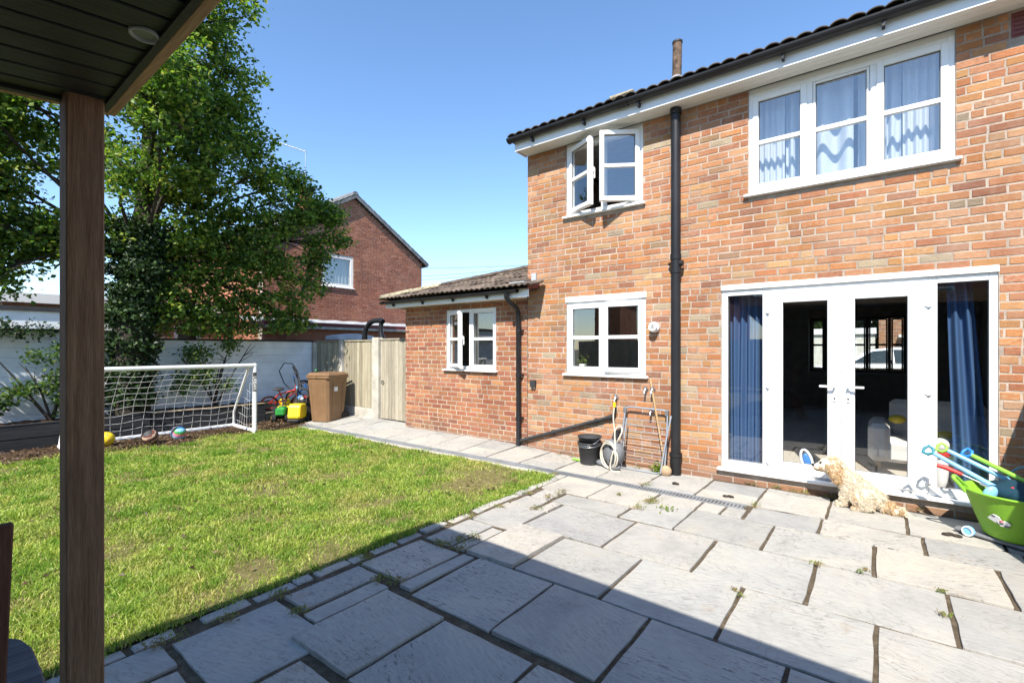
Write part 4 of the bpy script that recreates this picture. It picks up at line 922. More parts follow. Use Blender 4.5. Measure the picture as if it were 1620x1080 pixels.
mb = MB(); canbar(mb, .031, CL, .031, CB, .031, .19); mb.build('roof_deck', MAT['dullblack'], CAN)
mb = MB(); canbar(mb, .0305, .06, .031, CB, -.0, .0115); canbar(mb, .061, CL, .031, .05, -.0, .0115); mb.build('shadow_trim', MAT['canopy'], CAN)
mb = MB(); mb.box((-2.32, .366, .0), (-2.216, .470, 2.385)); mb.build('post', MAT['post'], CAN, bevel=.004)
mb = MB(); mb.box((2.5, .30, .0), (2.604, .404, 2.22)); mb.build('post', MAT['post'], CAN, bevel=.004)
lc = can(.075, .14, .008)
lc = Vector((-1.643 * 1.372 * 1.0, .476 * 1.372, 0)); lc.z = 0
# downlight in the soffit, near the edge
def soff_z(x, y_):
    v = -((x - CXc) * -math.sin(th) + (y_ - CYc) * math.cos(th)); u = (x - CXc) * math.cos(th) + (y_ - CYc) * math.sin(th)
    return CZ - .03 * u - .105 * v
lx, ly = -1.62, .43
lzc = soff_z(lx, ly) + .008
mb = MB(); mb.lathe([(.026, .004), (.030, -.004), (.036, -.004), (.037, .004)], (lx, ly, lzc), 28); DLT = mb.build('downlight', MAT['downlight'], CAN)
mb = MB(); mb.lathe([(.001, .002), (.026, .001)], (lx, ly, lzc), 28); mb.build('downlight_lens', MAT['downlight_lens'], DLT)

# garden room behind the camera, under the canopy
GRM = thing('garden_room', 'dark timber clad garden room at the back of the canopy', 'garden room', (0, -2.9, 0))
for k in range(22):
    mb = MB(); x0 = -2.2 + k * .23; mb.box((x0, -2.95, -.03), (x0 + .222, -2.9, 1.95)); mb.build('cladding_board', MAT['canopy'], GRM, bevel=.004)
mb = MB(); mb.box((-2.3, -5.5, -.05), (2.95, -2.96, 2.0)); mb.build('room_body', MAT['dullblack'], GRM)
# right hand boundary fence (throws the shade over the tub)
FR = thing('boundary_fence', 'grey close boarded fence along the right side of the patio', 'fence', (1.14, 4.6, 0))
y = 3.52; k = 0
while y < 5.62:
    mb = MB(); mb.box((1.13, y, 0), (1.145, y + .118, 1.72)); mb.build('fence_board', MAT['fence'], FR); y += .12
mb = MB(); mb.box((1.146, 3.5, .3), (1.19, 5.64, .37)); mb.box((1.146, 3.5, 1.4), (1.19, 5.64, 1.47)); mb.build('fence_rail', MAT['fence'], FR)

# ------------------------------------------------------------------ left boundary: boarded wall, garage, planter
BW = thing('white_boarded_wall', 'low white painted boarded wall with dark capping behind the planter', 'wall', (-10.45, 4.4, 0))
mb = MB(); mb.box((-10.7, 2.9, -.05), (-10.43, 5.95, 1.6)); mb.build('wall_core', MAT['dullblack'], BW)
for r_ in range(11):
    for (a, b) in (((2.9, 4.6), (4.606, 5.93)) if r_ % 2 else ((2.9, 4.0), (4.006, 5.93))):
        mb = MB(); z0 = r_ * .147; mb.box((-10.428, a, z0 + .001), (-10.40 + random.uniform(-.0015, .0015), b, z0 + .146)); mb.build('board', MAT['white_plank'], BW, bevel=.003)
mb = MB(); mb.box((-10.74, 2.9, 1.617), (-10.37, 5.96, 1.655)); mb.build('capping', MAT['dullblack'], BW)
GA = thing('white_garage', 'white boarded garage with deep white fascia and dark flat roof', 'garage', (-12, 0, 0))
mb = MB(); mb.box((-14.5, -5.5, -.05), (-10.43, 2.895, 2.0)); mb.build('garage_body', MAT['dullblack'], GA)
for r_ in range(12):
    for (a, b) in (((-5.5, -1.2), (-1.194, 2.89)) if r_ % 2 else ((-5.5, .4), (.406, 2.89))):
        mb = MB(); z0 = r_ * .147; mb.box((-10.428, a, z0 + .001), (-10.40 + random.uniform(-.0015, .0015), b, z0 + .146)); mb.build('board', MAT['white_plank'], GA, bevel=.003)
mb = MB(); mb.box((-10.26, -5.6, 1.765), (-10.22, 2.93, 2.035)); mb.build('fascia_board', MAT['white_plank'], GA, bevel=.003)
mb = MB(); mb.box((-14.6, -5.6, 2.036), (-10.18, 2.96, 2.10)); mb.build('flat_roof', MAT['dullblack'], GA)
mb = MB(); mb.box((-10.42, -5.6, 1.74), (-10.261, 2.93, 1.764)); mb.build('soffit_board', MAT['dullblack'], GA)

PL = thing('sleeper_planter', 'long raised bed edged with black stained timber sleepers', 'planter', (-9.72, 1.5, 0))
for (a, b, n_) in ((-3.4, -.9, 2), (-.89, 2.655, 2), (2.67, 4.55, 2), (4.56, 5.05, 1)):
    for k in range(n_):
        mb = MB(); mb.box((-9.80, a, k * .196 - .02), (-9.70 + random.uniform(-.008, .004), b, k * .196 + .17)); mb.build('sleeper', MAT['sleeper'], PL, bevel=.006)
for (a, b, z_) in ((-3.4, 2.655, .367), (2.67, 4.55, .367), (4.56, 5.05, .171)):
    mb = MB(); mb.box((-9.80, a, z_), (-9.695, b, z_ + .012)); mb.build('sleeper_cap', MAT['sleeper_top'] if a > 0 else MAT['sleeper'], PL, bevel=.003)
mb = MB(); mb.add(*sheet(-10.40, -9.79, -3.4, 5.05, 8, 60, lambda x, y: .31 + random.uniform(0, .07)), smooth=True)
tag(mb.build('planter_soil', MAT['mulch'], PL, recalc=False))

# ------------------------------------------------------------------ rear fence and gate
GF = thing('garden_fence', 'weathered vertical board fence with concrete posts beside the gate', 'fence', (-9, 5.9, 0))
for (a, b) in ((-10.14, -9.21), (-9.07, -8.06)):
    x = a
    while x < b - .03:
        w_ = min(random.uniform(.088, .098), b - x); mb = MB(); mb.box((x, 5.905 + random.uniform(0, .006), .26), (x + w_ - .006, 5.925, 1.60 + random.uniform(-.006, .006))); mb.build('fence_board', MAT['fence'], GF, bevel=.003); x += w_
    mb = MB(); mb.box((a, 5.895, -.02), (b, 5.93, .255)); mb.build('gravel_board', MAT['concrete'], GF, bevel=.006)
    mb = MB(); mb.box((a, 5.928, .5), (b, 5.965, .57)); mb.build('fence_rail', MAT['fence'], GF)
    mb = MB(); mb.box((a, 5.928, 1.35), (b, 5.965, 1.42)); mb.build('fence_rail', MAT['fence'], GF)
    mb = MB(); mb.box((a, 5.89, 1.607), (b, 5.95, 1.64)); mb.build('capping_rail', MAT['fence'], GF, bevel=.004)
for x_, w_, h_ in ((-10.2, .10, 1.60), (-9.14, .11, 1.66), (-7.935, .20, 1.68)):
    mb = MB(); mb.box((x_ - w_ / 2, 5.85, -.05), (x_ + w_ / 2, 5.98, h_)); mb.build('concrete_post', MAT['concrete'], GF, bevel=.012)
GT = thing('garden_gate', 'tall weathered timber gate of vertical boards beside the extension', 'gate', (-7.4, 5.9, 0))
x = -7.82
while x < -6.86:
    mb = MB(); w_ = random.choice([.105, .12, .11]); mb.box((x, 5.90 + random.uniform(0, .006), .09), (x + w_ - .005, 5.922, 1.625 + random.uniform(-.004, .004))); mb.build('gate_board', MAT['gate'], GT, bevel=.003); x += w_
for z_ in (.35, .9, 1.4):
    mb = MB(); mb.box((-7.82, 5.925, z_), (-6.84, 5.965, z_ + .09)); mb.build('gate_brace', MAT['gate'], GT)
mb = MB(); mb.box((-7.83, 5.885, 1.632), (-6.84, 5.95, 1.66)); mb.build('gate_cap', MAT['gate'], GT)
mb = MB(); mb.tube([(-7.74 + .035 * math.cos(t), 5.89, .80 + .035 * math.sin(t)) for t in [k * math.pi / 6 for k in range(12)]], .006, 6, closed=True); mb.build('ring_latch', MAT['dullblack'], GT)
mb = MB(); mb.box((-7.82, 5.84, -.02), (-6.84, 5.95, .045), jit=.006); mb.build('gate_step', MAT['brick'], GT, bevel=.006)

# ------------------------------------------------------------------ neighbour's house behind
NX, NY0, NY1, NE, NA = -13.5, 6.26, 12.04, 4.62, 6.33
NB = thing('neighbour_house', 'dark red brick house gable with one net curtained window beyond the fence', 'house', (NX, 9.15, 0))
NM = (NY0 + NY1) / 2
nT = lambda u, d, z: (NX - d, u, z)
NOP = [(8.02, 9.12, 3.40, 4.40)]
gw = wall_grid(NY0, NY1, -.1, NE, NOP, nT, .28)
gw.add([(NX, NY0, NE), (NX, NY1, NE), (NX, NM, NA)], [(0, 1, 2)])
gwo = gw.build('gable_wall', MAT['mortar_far'], NB, recalc=False)
bl = []
for (a, b, za, zb) in brick_layout(NY0, NY1, 0, NA, NOP, phase=.1):
    f_ = max(0, (zb - NE) / (NA - NE)) * (NY1 - NY0) / 2; lo, hi = NY0 + f_, NY1 - f_
    a2, b2 = max(a, lo), min(b, hi)
    if b2 - a2 > .03 and zb > 1.6: bl.append((a2, b2, za, zb))
mb = MB()
for (a, b, za, zb) in bl:
    v, f = brick_geo(b - a, zb - za, proud=.005); mb.add([(NX + (-p[1]) , (a + b) / 2 + p[0], (za + zb) / 2 + p[2]) for p in v], f)
tag(mb.build('brickwork', MAT['brick_far'], gwo, recalc=False), kind='stuff')
mb = MB(); mb.box((NX - 8, NY0, -.1), (NX - .29, NY0 + .28, NE)); mb.build('side_wall', MAT['brick_far'], NB)
mb = MB(); mb.box((NX - 8, NY1 - .28, -.1), (NX - .29, NY1, NE)); mb.build('side_wall', MAT['brick_far'], NB)
mb = MB(); o_ = .22
for sg, ye in ((-1, NY0), (1, NY1)):
    sl = (NA - NE) / (NM - NY0)
    mb.prism([(ye + sg * o_, NE - o_ * sl + .02), (NM, NA + .02), (NM, NA + .1), (ye + sg * o_, NE - o_ * sl + .1)], 0, NX - 8.2, NX + .04)
NR = mb.build('roof', MAT['tile_dark'], NB)
for sg, ye in ((-1, NY0), (1, NY1)):
    L_ = math.hypot(NM - NY0 + o_, (NA - NE)); n_ = 15
    for k in range(n_):
        t0, t1 = k / n_, (k + .96) / n_; ya, yb = ye + sg * o_, NM
        p0 = Vector((NX + .05, ya + (yb - ya) * t0, NE - o_ * sl + .11 + (NA + .09 - (NE - o_ * sl + .09)) * t0)); p1 = Vector((NX + .05, ya + (yb - ya) * t1, NE - o_ * sl + .125 + (NA + .09 - (NE - o_ * sl + .09)) * t1))
        mb = MB(); mb.bar(p0, p1, .17, .05); mb.bar(p0 + Vector((.07, 0, -.06)), p1 + Vector((.07, 0, -.06)), .03, .13); tag(mb.build('verge_tile', MAT['tile_grey'], NR, bevel=.008))
mb = MB(); mb.tube([(NX - 8.2, NM, NA + .1), (NX + .1, NM, NA + .1)], .11, 12); mb.build('ridge_tile', MAT['tile_grey'], NR)
nwT = lambda u, d, z: (NX - (d - D), u, z)
window(NB, 8.02, 9.12, 3.40, 4.40, [dict(w=1, sash=False, bar=None)], T=nwT, fr=.075, sill_over=.03)
mb = MB(); n_ = 40
mb.add([(NX - .16 + .02 * math.sin(i * 1.3), 8.06 + 1.02 * i / n_, z) for z in (3.44, 4.37) for i in range(n_ + 1)], [(i, i + 1, n_ + 2 + i, n_ + 1 + i) for i in range(n_)], True); tag(mb.build('net_curtain', MAT['lace'], None, recalc=False), 'lacy white net curtain hanging in the gable window next door', 'curtain')
mb = MB(); mb.box((NX - 1.2, 7.8, 3.2), (NX - 1.15, 9.4, 4.5)); mb.build('room_back', MAT['int_dark'], NB)
# lower roof along the gable
LT = thing('lean_to_roof', 'low dark roof with grey wavy flashing against the red brick gable', 'lean-to', (-12.5, 9, 0))
n_ = 30
mb = MB(); mb.add([p for i in range(n_ + 1) for p in ((-13.42, 5.6 + 6.6 * i / n_, 2.33 + .012 * math.sin(i * 2.1)), (-13.2, 5.6 + 6.6 * i / n_, 2.24 + .02 * math.sin(i * 1.7)), (-13.17, 5.6 + 6.6 * i / n_, 2.20 + .03 * math.sin(i * 1.7)))],
    [f for i in range(n_) for f in ((3 * i, 3 * i + 1, 3 * i + 4, 3 * i + 3), (3 * i + 1, 3 * i + 2, 3 * i + 5, 3 * i + 4))], True); mb.build('flashing', MAT['lead'], LT, recalc=False)
mb = MB(); mb.box((-13.45, 5.6, 2.0), (-12.0, 12.2, 2.16)); mb.build('flat_roof', MAT['darkred'], LT)
mb = MB(); mb.box((-11.98, 5.6, 1.98), (-11.93, 12.2, 2.05)); mb.build('roof_edge', MAT['concrete'], LT, bevel=.01)
mb = MB(); mb.box((-13.4, 6.2, 0), (-12.1, 12.1, 1.99)); mb.build('wall', MAT['brick_far'], LT)
mb = MB(); mb.box((-11.6, 7.0, 1.70), (-11.0, 8.1, 1.80)); mb.prism([(7.0, 1.8), (8.1, 1.8), (7.55, 1.86)], 0, -11.6, -11.0)
tag(mb.build('storage_box_lid', MAT['ltblue'], None), 'pale plastic storage box lid showing just above the fence', 'storage box'); bpy.data.objects['storage_box_lid'].data.materials[0] = simple('pale_plastic', (.55, .58, .62), .6, .3)
mb = MB(); pth = [(-9.31, 6.6, 1.2), (-9.32, 6.6, 1.75), (-9.27, 6.6, 1.92), (-9.15, 6.6, 2.03), (-9.0, 6.6, 2.08), (-8.75, 6.6, 2.09), (-8.66, 6.6, 2.05)]
mb.tube(pth, [.06, .06, .058, .055, .055, .06, .06], 12); mb.tube([(-8.72, 6.6, 2.02), (-8.74, 6.6, 1.85), (-8.70, 6.6, 1.7), (-8.66, 6.6, 1.2)], [.05, .05, .07, .08], 12)
for k in range(14):
    q = Vector(pth[0]).lerp(Vector(pth[1]), k / 14)
    mb.tube([q, q + Vector((0, 0, .015))], .066, 12)
tag(mb.build('bent_duct', MAT['black'], None), 'black ribbed duct bent over behind the top of the fence', 'duct')
CH = thing('chimney_stack', 'small chimney stack with orange pots and a tv aerial above the tree', 'chimney', (-16.5, 9.18, 6.2))
mb = MB(); mb.box((-16.8, 8.95, 5.9), (-16.2, 9.45, 6.85)); mb.build('stack', MAT['brick_far'], CH, bevel=.01)
for y_ in (9.07, 9.3):
    mb = MB(); mb.lathe([(.12, 6.85), (.10, 7.0), (.095, 7.25), (.11, 7.28), (.08, 7.28), (.08, 7.0)], (-16.5, y_, 0), 14); mb.build('chimney_pot', MAT['skin_pink'], CH)
AE = thing('tv_aerial', 'thin tv aerial on a mast above the chimney', 'aerial', (-16.45, 9.14, 6.8))
mb = MB(); mb.tube([(-16.45, 9.14, 6.6), (-16.45, 9.14, 8.62)], .018, 6); mb.build('mast', MAT['steel'], AE)
mb = MB(); mb.tube([(-16.45, 9.14, 8.58), (-17.1, 8.5, 8.86)], .016, 6)
for k in range(8):
    c_ = Vector((-16.45, 9.14, 8.58)).lerp(Vector((-17.1, 8.5, 8.86)), k / 7.5); mb.tube([c_ + Vector((-.10, .11, 0)), c_ + Vector((.10, -.11, 0))], .008, 4)
tag(mb.build('boom', MAT['steel'], AE))
# building glimpsed under the tree
OB = thing('brick_outbuilding', 'brick outbuilding with white framed windows glimpsed beneath the tree', 'outbuilding', (-15.5, 4.4, 0))
oT = lambda u, d, z: (-15.4 - (d - D), u, z)
oT2 = lambda u, d, z: (-15.4 - d, u, z)
OO = [(2.9, 4.3, 1.0, 2.0), (4.75, 5.4, .3, 2.1)]
ow = wall_grid(1.5, 6.1, -.1, 2.5, OO, oT2, .25).build('wall', MAT['mortar_far'], OB, recalc=False)
mb = MB()
for (a, b, za, zb) in brick_layout(1.5, 6.1, 0.9, 2.5, OO):
    v, f = brick_geo(b - a, zb - za, proud=.005); mb.add([(-15.4 + (-p[1]), (a + b) / 2 + p[0], (za + zb) / 2 + p[2]) for p in v], f)
tag(mb.build('brickwork', MAT['brick'], ow, recalc=False), kind='stuff')
window(OB, 2.9, 4.3, 1.0, 2.0, [dict(w=1, sash=False), dict(w=1, sash=False)], T=oT, fr=.07)
window(OB, 4.75, 5.4, .3, 2.1, [dict(w=1, sash=False, bar=.5)], T=oT, fr=.07, sill=False)
mb = MB(); mb.box((-17, 1.45, .0), (-16.6, 6.1, 2.5)); mb.build('room_back', MAT['int_dark'], OB)
mb = MB(); mb.box((-17.2, 1.3, 2.5), (-15.2, 6.2, 2.72)); mb.build('flat_roof', MAT['upvc'], OB)
# overhead cables
CA = thing('overhead_cables', 'thin overhead wires crossing the sky behind the extension roof', 'cables', (-10, 26, 5.5))
def fpt(pxx, pyy, yd):
    t = (pxx - 810) / 755; dx, dy = -.609 + .793 * t, .793 + .609 * t; s_ = yd / dy
    return Vector((dx * s_, yd, EYE + (551 - pyy) / 755 * s_))
for (a, b) in (((560, 421), (900, 416)), ((560, 440), (900, 416)), ((560, 446), (900, 420))):
    p0, p1 = fpt(a[0], a[1], 26), fpt(b[0], b[1], 26); mb = MB()
    mb.tube([p0.lerp(p1, k / 10) - Vector((0, 0, .25 * math.sin(math.pi * k / 10))) for k in range(11)], .013, 5); mb.build('cable', MAT['black'], CA)

# ------------------------------------------------------------------ tree, ivy, shrubs
def clump_leaves(clusters, per, size, spread, up=.5):
    P = []
    for (c, r) in clusters:
        c = np.array(c); r = np.array(r if hasattr(r, '__len__') else (r, r, r))
        n = int(per * (r[0] * r[1] * r[2]) ** (2 / 3))
        d = RNG.normal(0, 1, (n, 3)); d /= np.linalg.norm(d, axis=1)[:, None]
        rad = RNG.uniform(.35, 1.0, n) ** .6
        # lumpy outline
        l_ = .75 + .25 * np.sin(d[:, 0] * 5 + c[0] * 3) * np.sin(d[:, 1] * 5 + c[1] * 2) + .22 * np.sin(d[:, 2] * 7 + c[2] * 5)
        P.append(c + d * r * (rad * l_)[:, None])
    return np.concatenate(P)
TREE = thing('broadleaf_tree', 'tall spreading green broadleaf tree overhanging the white wall', 'tree', (-10.15, 2.55, 0))
TB = Vector((-10.15, 2.55, .2))
mb = MB(); trunk = [TB, TB + Vector((.03, .02, .8)), TB + Vector((-.04, .08, 1.8)), TB + Vector((-.1, .1, 3.0)), TB + Vector((-.05, .2, 4.2)), TB + Vector((-.2, .3, 6.0)), TB + Vector((-.3, .3, 8.0))]
mb.tube(trunk, [.24, .2, .18, .16, .13, .09, .04], 12); mb.build('trunk', MAT['bark'], TREE)
CL_ = [  # crown clumps, centre and radii
    ((-10.6, 1.3, 7.9), 1.2), ((-10.4, 2.2, 8.7), 1.25), ((-9.9, 2.9, 8.5), 1.1), ((-9.7, 3.4, 7.5), .95), ((-9.75, 3.95, 8.5), .55), ((-9.2, 2.6, 7.2), .85), ((-9.0, 1.9, 6.5), .8),
    ((-9.8, 3.75, 6.4), .8), ((-9.8, 4.15, 5.6), .7), ((-9.75, 4.45, 4.95), .62), ((-9.9, 3.3, 5.6), .8), ((-10.5, 2.4, 6.3), 1.0), ((-11.0, 1.5, 6.2), 1.0), ((-11.4, .7, 6.3), 1.0),
    ((-8.75, 2.5, 5.1), .62), ((-8.9, 2.6, 6.0), .7), ((-9.3, 3.1, 4.5), .6), ((-8.3, 2.4, 5.5), .42), ((-9.1, 2.2, 4.2), .5), ((-9.4, 3.5, 5.0), .55),
    ((-11.3, .9, 4.8), .85), ((-10.7, 1.9, 4.8), .8), ((-10.2, 2.9, 4.4), .7), ((-10.0, 3.6, 4.2), .65), ((-9.95, 4.3, 3.9), .62), ((-10.1, 5.0, 4.15), .58), ((-10.15, 5.55, 4.4), .5),
    ((-10.25, 6.1, 4.6), .45), ((-10.3, 6.55, 4.05), .4), ((-10.25, 5.95, 3.5), .42), ((-10.0, 5.0, 3.15), .52), ((-10.05, 5.25, 2.5), .42), ((-10.0, 4.95, 2.0), .32), ((-10.0, 4.3, 2.95), .55), ((-10.05, 3.75, 2.85), .55), ((-10.1, 3.15, 2.85), .55), ((-10.1, 4.1, 2.3), .36), ((-10.0, 4.6, 2.4), .4),
    ((-10.6, .9, 3.9), .65), ((-10.5, .5, 3.3), .55), ((-10.3, .7, 5.0), .7), ((-10.6, 1.3, 3.3), .55), ((-10.6, .85, 2.6), .45), ((-10.3, 5.9, 3.0), .4), ((-10.2, 5.45, 2.05), .33), ((-10.3, 6.45, 4.6), .33), ((-10.2, 6.0, 3.9), .4), ((-10.1, 3.4, 1.95), .38), ((-10.05, 3.9, 1.9), .36), ((-10.1, 2.95, 2.0), .42), ((-10.1, 4.45, 1.9), .3), ((-10.2, 5.35, 5.15), .42), ((-10.25, 5.75, 5.0), .36), ((-10.0, 3.5, 2.25), .42), ((-9.95, 4.0, 3.4), .6), ((-9.95, 3.0, 2.3), .4), ((-10.0, 4.55, 3.4), .5), ((-9.9, 3.3, 3.5), .55), ((-9.3, 2.9, 5.6), .6), ((-10.6, .9, 5.4), .8), ((-10.4, .6, 4.3), .7), ((-11.3, .6, 3.6), .75), ((-10.9, 1.4, 3.2), .7), ((-11.0, .9, 2.7), .55), ((-10.4, 1.9, 3.2), .6), ((-10.2, 2.4, 3.4), .55)]
for i, (c, r) in enumerate(CL_):
    c_ = Vector(c); h_ = max(2.9, min(7, c_.z - .8 - .35 * (c_.xy - TB.xy).length)); k = min(5, int(h_ / 1.3)); s0 = trunk[min(6, 1 + k)].lerp(trunk[min(5, k)], .3)
    m_ = s0.lerp(c_, .5) + Vector((random.uniform(-.2, .2), random.uniform(-.2, .2), random.uniform(.1, .4)))
    mb = MB(); mb.tube([s0, s0.lerp(m_, .5) + Vector((0, 0, .1)), m_, m_.lerp(c_, .5), c_], [.042, .034, .026, .018, .009], 7)
    for k2 in range(5):
        e = c_ + Vector((random.gauss(0, 1), random.gauss(0, 1), random.gauss(0, .8))).normalized() * (r * .9); b_ = m_.lerp(c_, random.uniform(.2, .9))
        mb.tube([b_, b_.lerp(e, .5) + Vector((random.uniform(-.1, .1), random.uniform(-.1, .1), .05)), e], [.016, .011, .005], 5)
    mb.build('limb', MAT['bark'], TREE)
ctr = clump_leaves(CL_, 330, 0, 0)
ctr = ctr[RNG.random(len(ctr)) < .72]
P = np.repeat(ctr, 17, 0); P = P + RNG.normal(0, 1, P.shape) * np.array([.095, .095, .055])
P = P[P[:, 2] > 1.3]
V, F = leaf_mesh(P, .088, .55, .25, .7); np_mesh('crown', V, F, MAT['leaf'], TREE); print('tree leaves', len(P))
IV = thing('ivy_clad_stump', 'dark ivy covered trunk mass rising from the planter before the white wall', 'ivy', (-9.98, 2.45, .3))
mb = MB(); mb.tube([(-9.98, 2.45, .3), (-9.98, 2.45, 1.6), (-10.02, 2.5, 2.8)], [.22, .25, .16], 10); mb.build('trunk', MAT['bark'], IV)
ctr = clump_leaves([((-9.98, 2.45, .8), (.42, .42, .5)), ((-9.98, 2.47, 1.5), (.45, .46, .55)), ((-10.0, 2.5, 2.2), (.45, .5, .5)), ((-10.0, 2.6, 2.8), (.5, .55, .4)), ((-10.0, 2.6, 3.3), (.4, .5, .4))], 2600, 0, 0)
P = np.repeat(ctr, 10, 0) + RNG.normal(0, .06, (len(ctr) * 10, 3)); P = P[P[:, 2] > .33]; V, F = leaf_mesh(P, .07, .3, .25, .8); np_mesh('foliage', V, F, MAT['ivy'], IV)
def shrub(name, label, base, stems, cl, per, size, mat, group=None):
    s_ = thing(name, label, 'shrub', base, group)
    mb = MB(); b_ = Vector(base)
    for e in stems:
        e = Vector(e); m_ = b_.lerp(e, .5) + Vector((random.uniform(-.06, .06), random.uniform(-.06, .06), .05))
        mb.tube([b_ + Vector((random.uniform(-.04, .04), random.uniform(-.04, .04), 0)), m_, e], [.02, .013, .005], 6)
        for k in range(3):
            q = m_.lerp(e, random.uniform(.1, .9)); mb.tube([q, q + Vector((random.uniform(-.2, .2), random.uniform(-.25, .25), random.uniform(.05, .3)))], [.007, .003], 4)
    mb.build('stems', MAT['bark'], s_)
    ctr = clump_leaves(cl, per * 2.4, 0, 0); P = np.repeat(ctr, 9, 0) + RNG.normal(0, .05, (len(ctr) * 9, 3)); V, F = leaf_mesh(P, size, .5, .25, .65); np_mesh('foliage', V, F, mat, s_)
shrub('leggy_shrub', 'leggy green shrub with bare stems behind the goal net', (-10.0, 3.75, .34), [(-10.05, 3.5, 1.5), (-9.95, 4.0, 1.6), (-10.0, 4.4, 1.55), (-10.0, 3.2, 1.3), (-9.9, 3.8, 1.2), (-10.1, 4.15, 1.75)],
      [((-10.0, 3.45, 1.35), (.25, .32, .3)), ((-9.95, 3.55, .95), (.22, .3, .25)), ((-10.0, 4.05, 1.55), (.2, .25, .18)), ((-9.95, 3.2, .85), (.2, .25, .3)), ((-9.95, 3.9, .75), (.15, .2, .15))], 330, .062, MAT['shrub'])
shrub('broad_shrub', 'dark green shrub against the white wall left of the post', (-10.0, 1.5, .34), [(-9.95, 1.2, 1.2), (-9.9, 1.75, 1.3), (-10.0, 1.0, .9), (-9.95, 1.6, .9), (-10, .8, 1.5)],
      [((-9.95, 1.6, 1.0), (.2, .3, .25)), ((-9.95, 1.25, .85), (.2, .35, .15)), ((-9.95, 1.7, .65), (.2, .3, .2)), ((-10.0, 1.8, 1.45), (.25, .35, .25)), ((-10.0, .95, .75), (.15, .3, .12)), ((-9.95, 1.35, 1.35), (.15, .3, .12))], 300, .062, MAT['shrub'])
shrub('climbing_shrub', 'dark leafy shrub hanging below the garage fascia at the far left', (-10.1, .55, .34), [(-10.1, .4, 1.6), (-10.1, .7, 1.7), (-10.0, .3, 1.2)],
      [((-10.15, .6, 1.72), (.15, .6, .2)), ((-10.1, .45, 1.35), (.2, .3, .28)), ((-10.1, 1.2, 1.72), (.15, .6, .14)), ((-10.0, .9, .62), (.1, .3, .1))], 330, .065, MAT['ivy'])

# ------------------------------------------------------------------ football goal and balls
GO = thing('football_goal', 'small white plastic football goal with string net on the lawn edge', 'goal', (-9.0, 2.7, 0))
A0, A1 = Vector((-8.62, 3.86, 0)), Vector((-8.58, 1.46, 0)); GH = 1.17
back = Vector((-1, .05, 0)).normalized()
B0, B1 = A0 + back * .95, A1 + back * .93
pr = .034
for a in (A0, A1):
    mb = MB(); mb.tube([a + Vector((0, 0, .0)), a + Vector((0, 0, GH))], pr, 14); mb.build('goal_post', MAT['goal'], GO)
mb = MB(); mb.tube([A0 + Vector((0, 0, GH)), A1 + Vector((0, 0, GH))], pr, 14); mb.build('crossbar', MAT['goal'], GO)
for a in (A0, A1):
    for sgn in (0,):
        mb = MB(); mb.ball(a + Vector((0, 0, GH)), pr * 1.12, 12, 8); mb.build('corner_joint', MAT['goal'], GO)
mb = MB(); mb.tube([B0 + Vector((0, 0, .034)), B1 + Vector((0, 0, .034))], pr, 14); mb.build('base_bar', MAT['goal'], GO)
for a, b in ((A0, B0), (A1, B1)):
    mb = MB(); mb.tube([a + Vector((0, 0, .034)), a.lerp(b, .5) + Vector((0, 0, .03)), b + Vector((0, 0, .034))], pr * .95, 12); mb.build('base_bar', MAT['goal'], GO)
    t_ = (A1 - A0).normalized() * (.10 if a is A0 else -.10)
    mb = MB(); mb.tube([a + t_ + Vector((0, 0, GH - .02)), a.lerp(b, .93) + t_ * .2 + Vector((0, 0, .30)), b + Vector((0, 0, .05))], pr * .62, 10); mb.build('stay', MAT['goal'], GO)
# net
def netpt(u, v):
    """u along the goal 0..1, v 0 at the crossbar to 1 at the base bar"""
    top = A0.lerp(A1, u) + Vector((0, 0, GH - .03)); bot = B0.lerp(B1, u) + Vector((0, 0, .05))
    p = top.lerp(bot, v); sag = math.sin(math.pi * v) * (.05 + .03 * math.sin(u * 9)); p += back * (.30 * math.sin(math.pi * v) * (1 - v * .5)); p.z -= sag * .6 - .08 * math.sin(math.pi * v) + .012 * math.sin(u * 21 + v * 6)
    return p
NETM = MB(); nu, nv = 17, 10
for i in range(nu + 1): NETM.tube([netpt(i / nu + .004 * math.sin(i * 3 + j), j / nv) for j in range(nv + 1)], .0021, 4, caps=False)
for j in range(1, nv): NETM.tube([netpt(i / nu, j / nv + .004 * math.sin(i * 2.1 + j)) for i in range(nu + 1)], .0021, 4, caps=False)
for a, b in ((A0, B0), (A1, B1)):
    for i in range(1, 8):
        q = i / 8
        NETM.tube([a.lerp(b, q) + Vector((0, 0, .04)), a.lerp(b, q * .93) + Vector((0, 0, (GH - .05) * (1 - q) * .52 + .02)), a.lerp(b, q * .9) + Vector((0, 0, (GH - .05) * (1 - q)))], .0021, 4, caps=False)
        z_ = GH * i / 8; NETM.tube([a + Vector((0, 0, z_)), a.lerp(b, max(.02, (1 - z_ / GH) * .5)) + Vector((0, 0, z_ - .05)), a.lerp(b, max(.03, 1 - z_ / GH)) + Vector((0, 0, z_))], .0021, 4, caps=False)
tag(NETM.build('net', MAT['net'], GO, recalc=False))
mb = MB(); vd = Vector((.609, -.793, 0)); zt = GH - .08
LBL = MB(); n_ = 10; base_a = math.atan2(-A0.y, -A0.x)
for i in range(n_):
    a0, a1 = base_a + (-.5 + i / n_) * 2.0, base_a + (-.5 + (i + 1) / n_) * 2.0; rr = pr + .0012
    LBL.add([A0 + Vector((rr * math.cos(a), rr * math.sin(a), z)) for z in (GH - .45, GH - .12) for a in (a0, a1)], [(0, 1, 3, 2)])
LBL.build('post_label', MAT['dullblack'], GO, recalc=False)
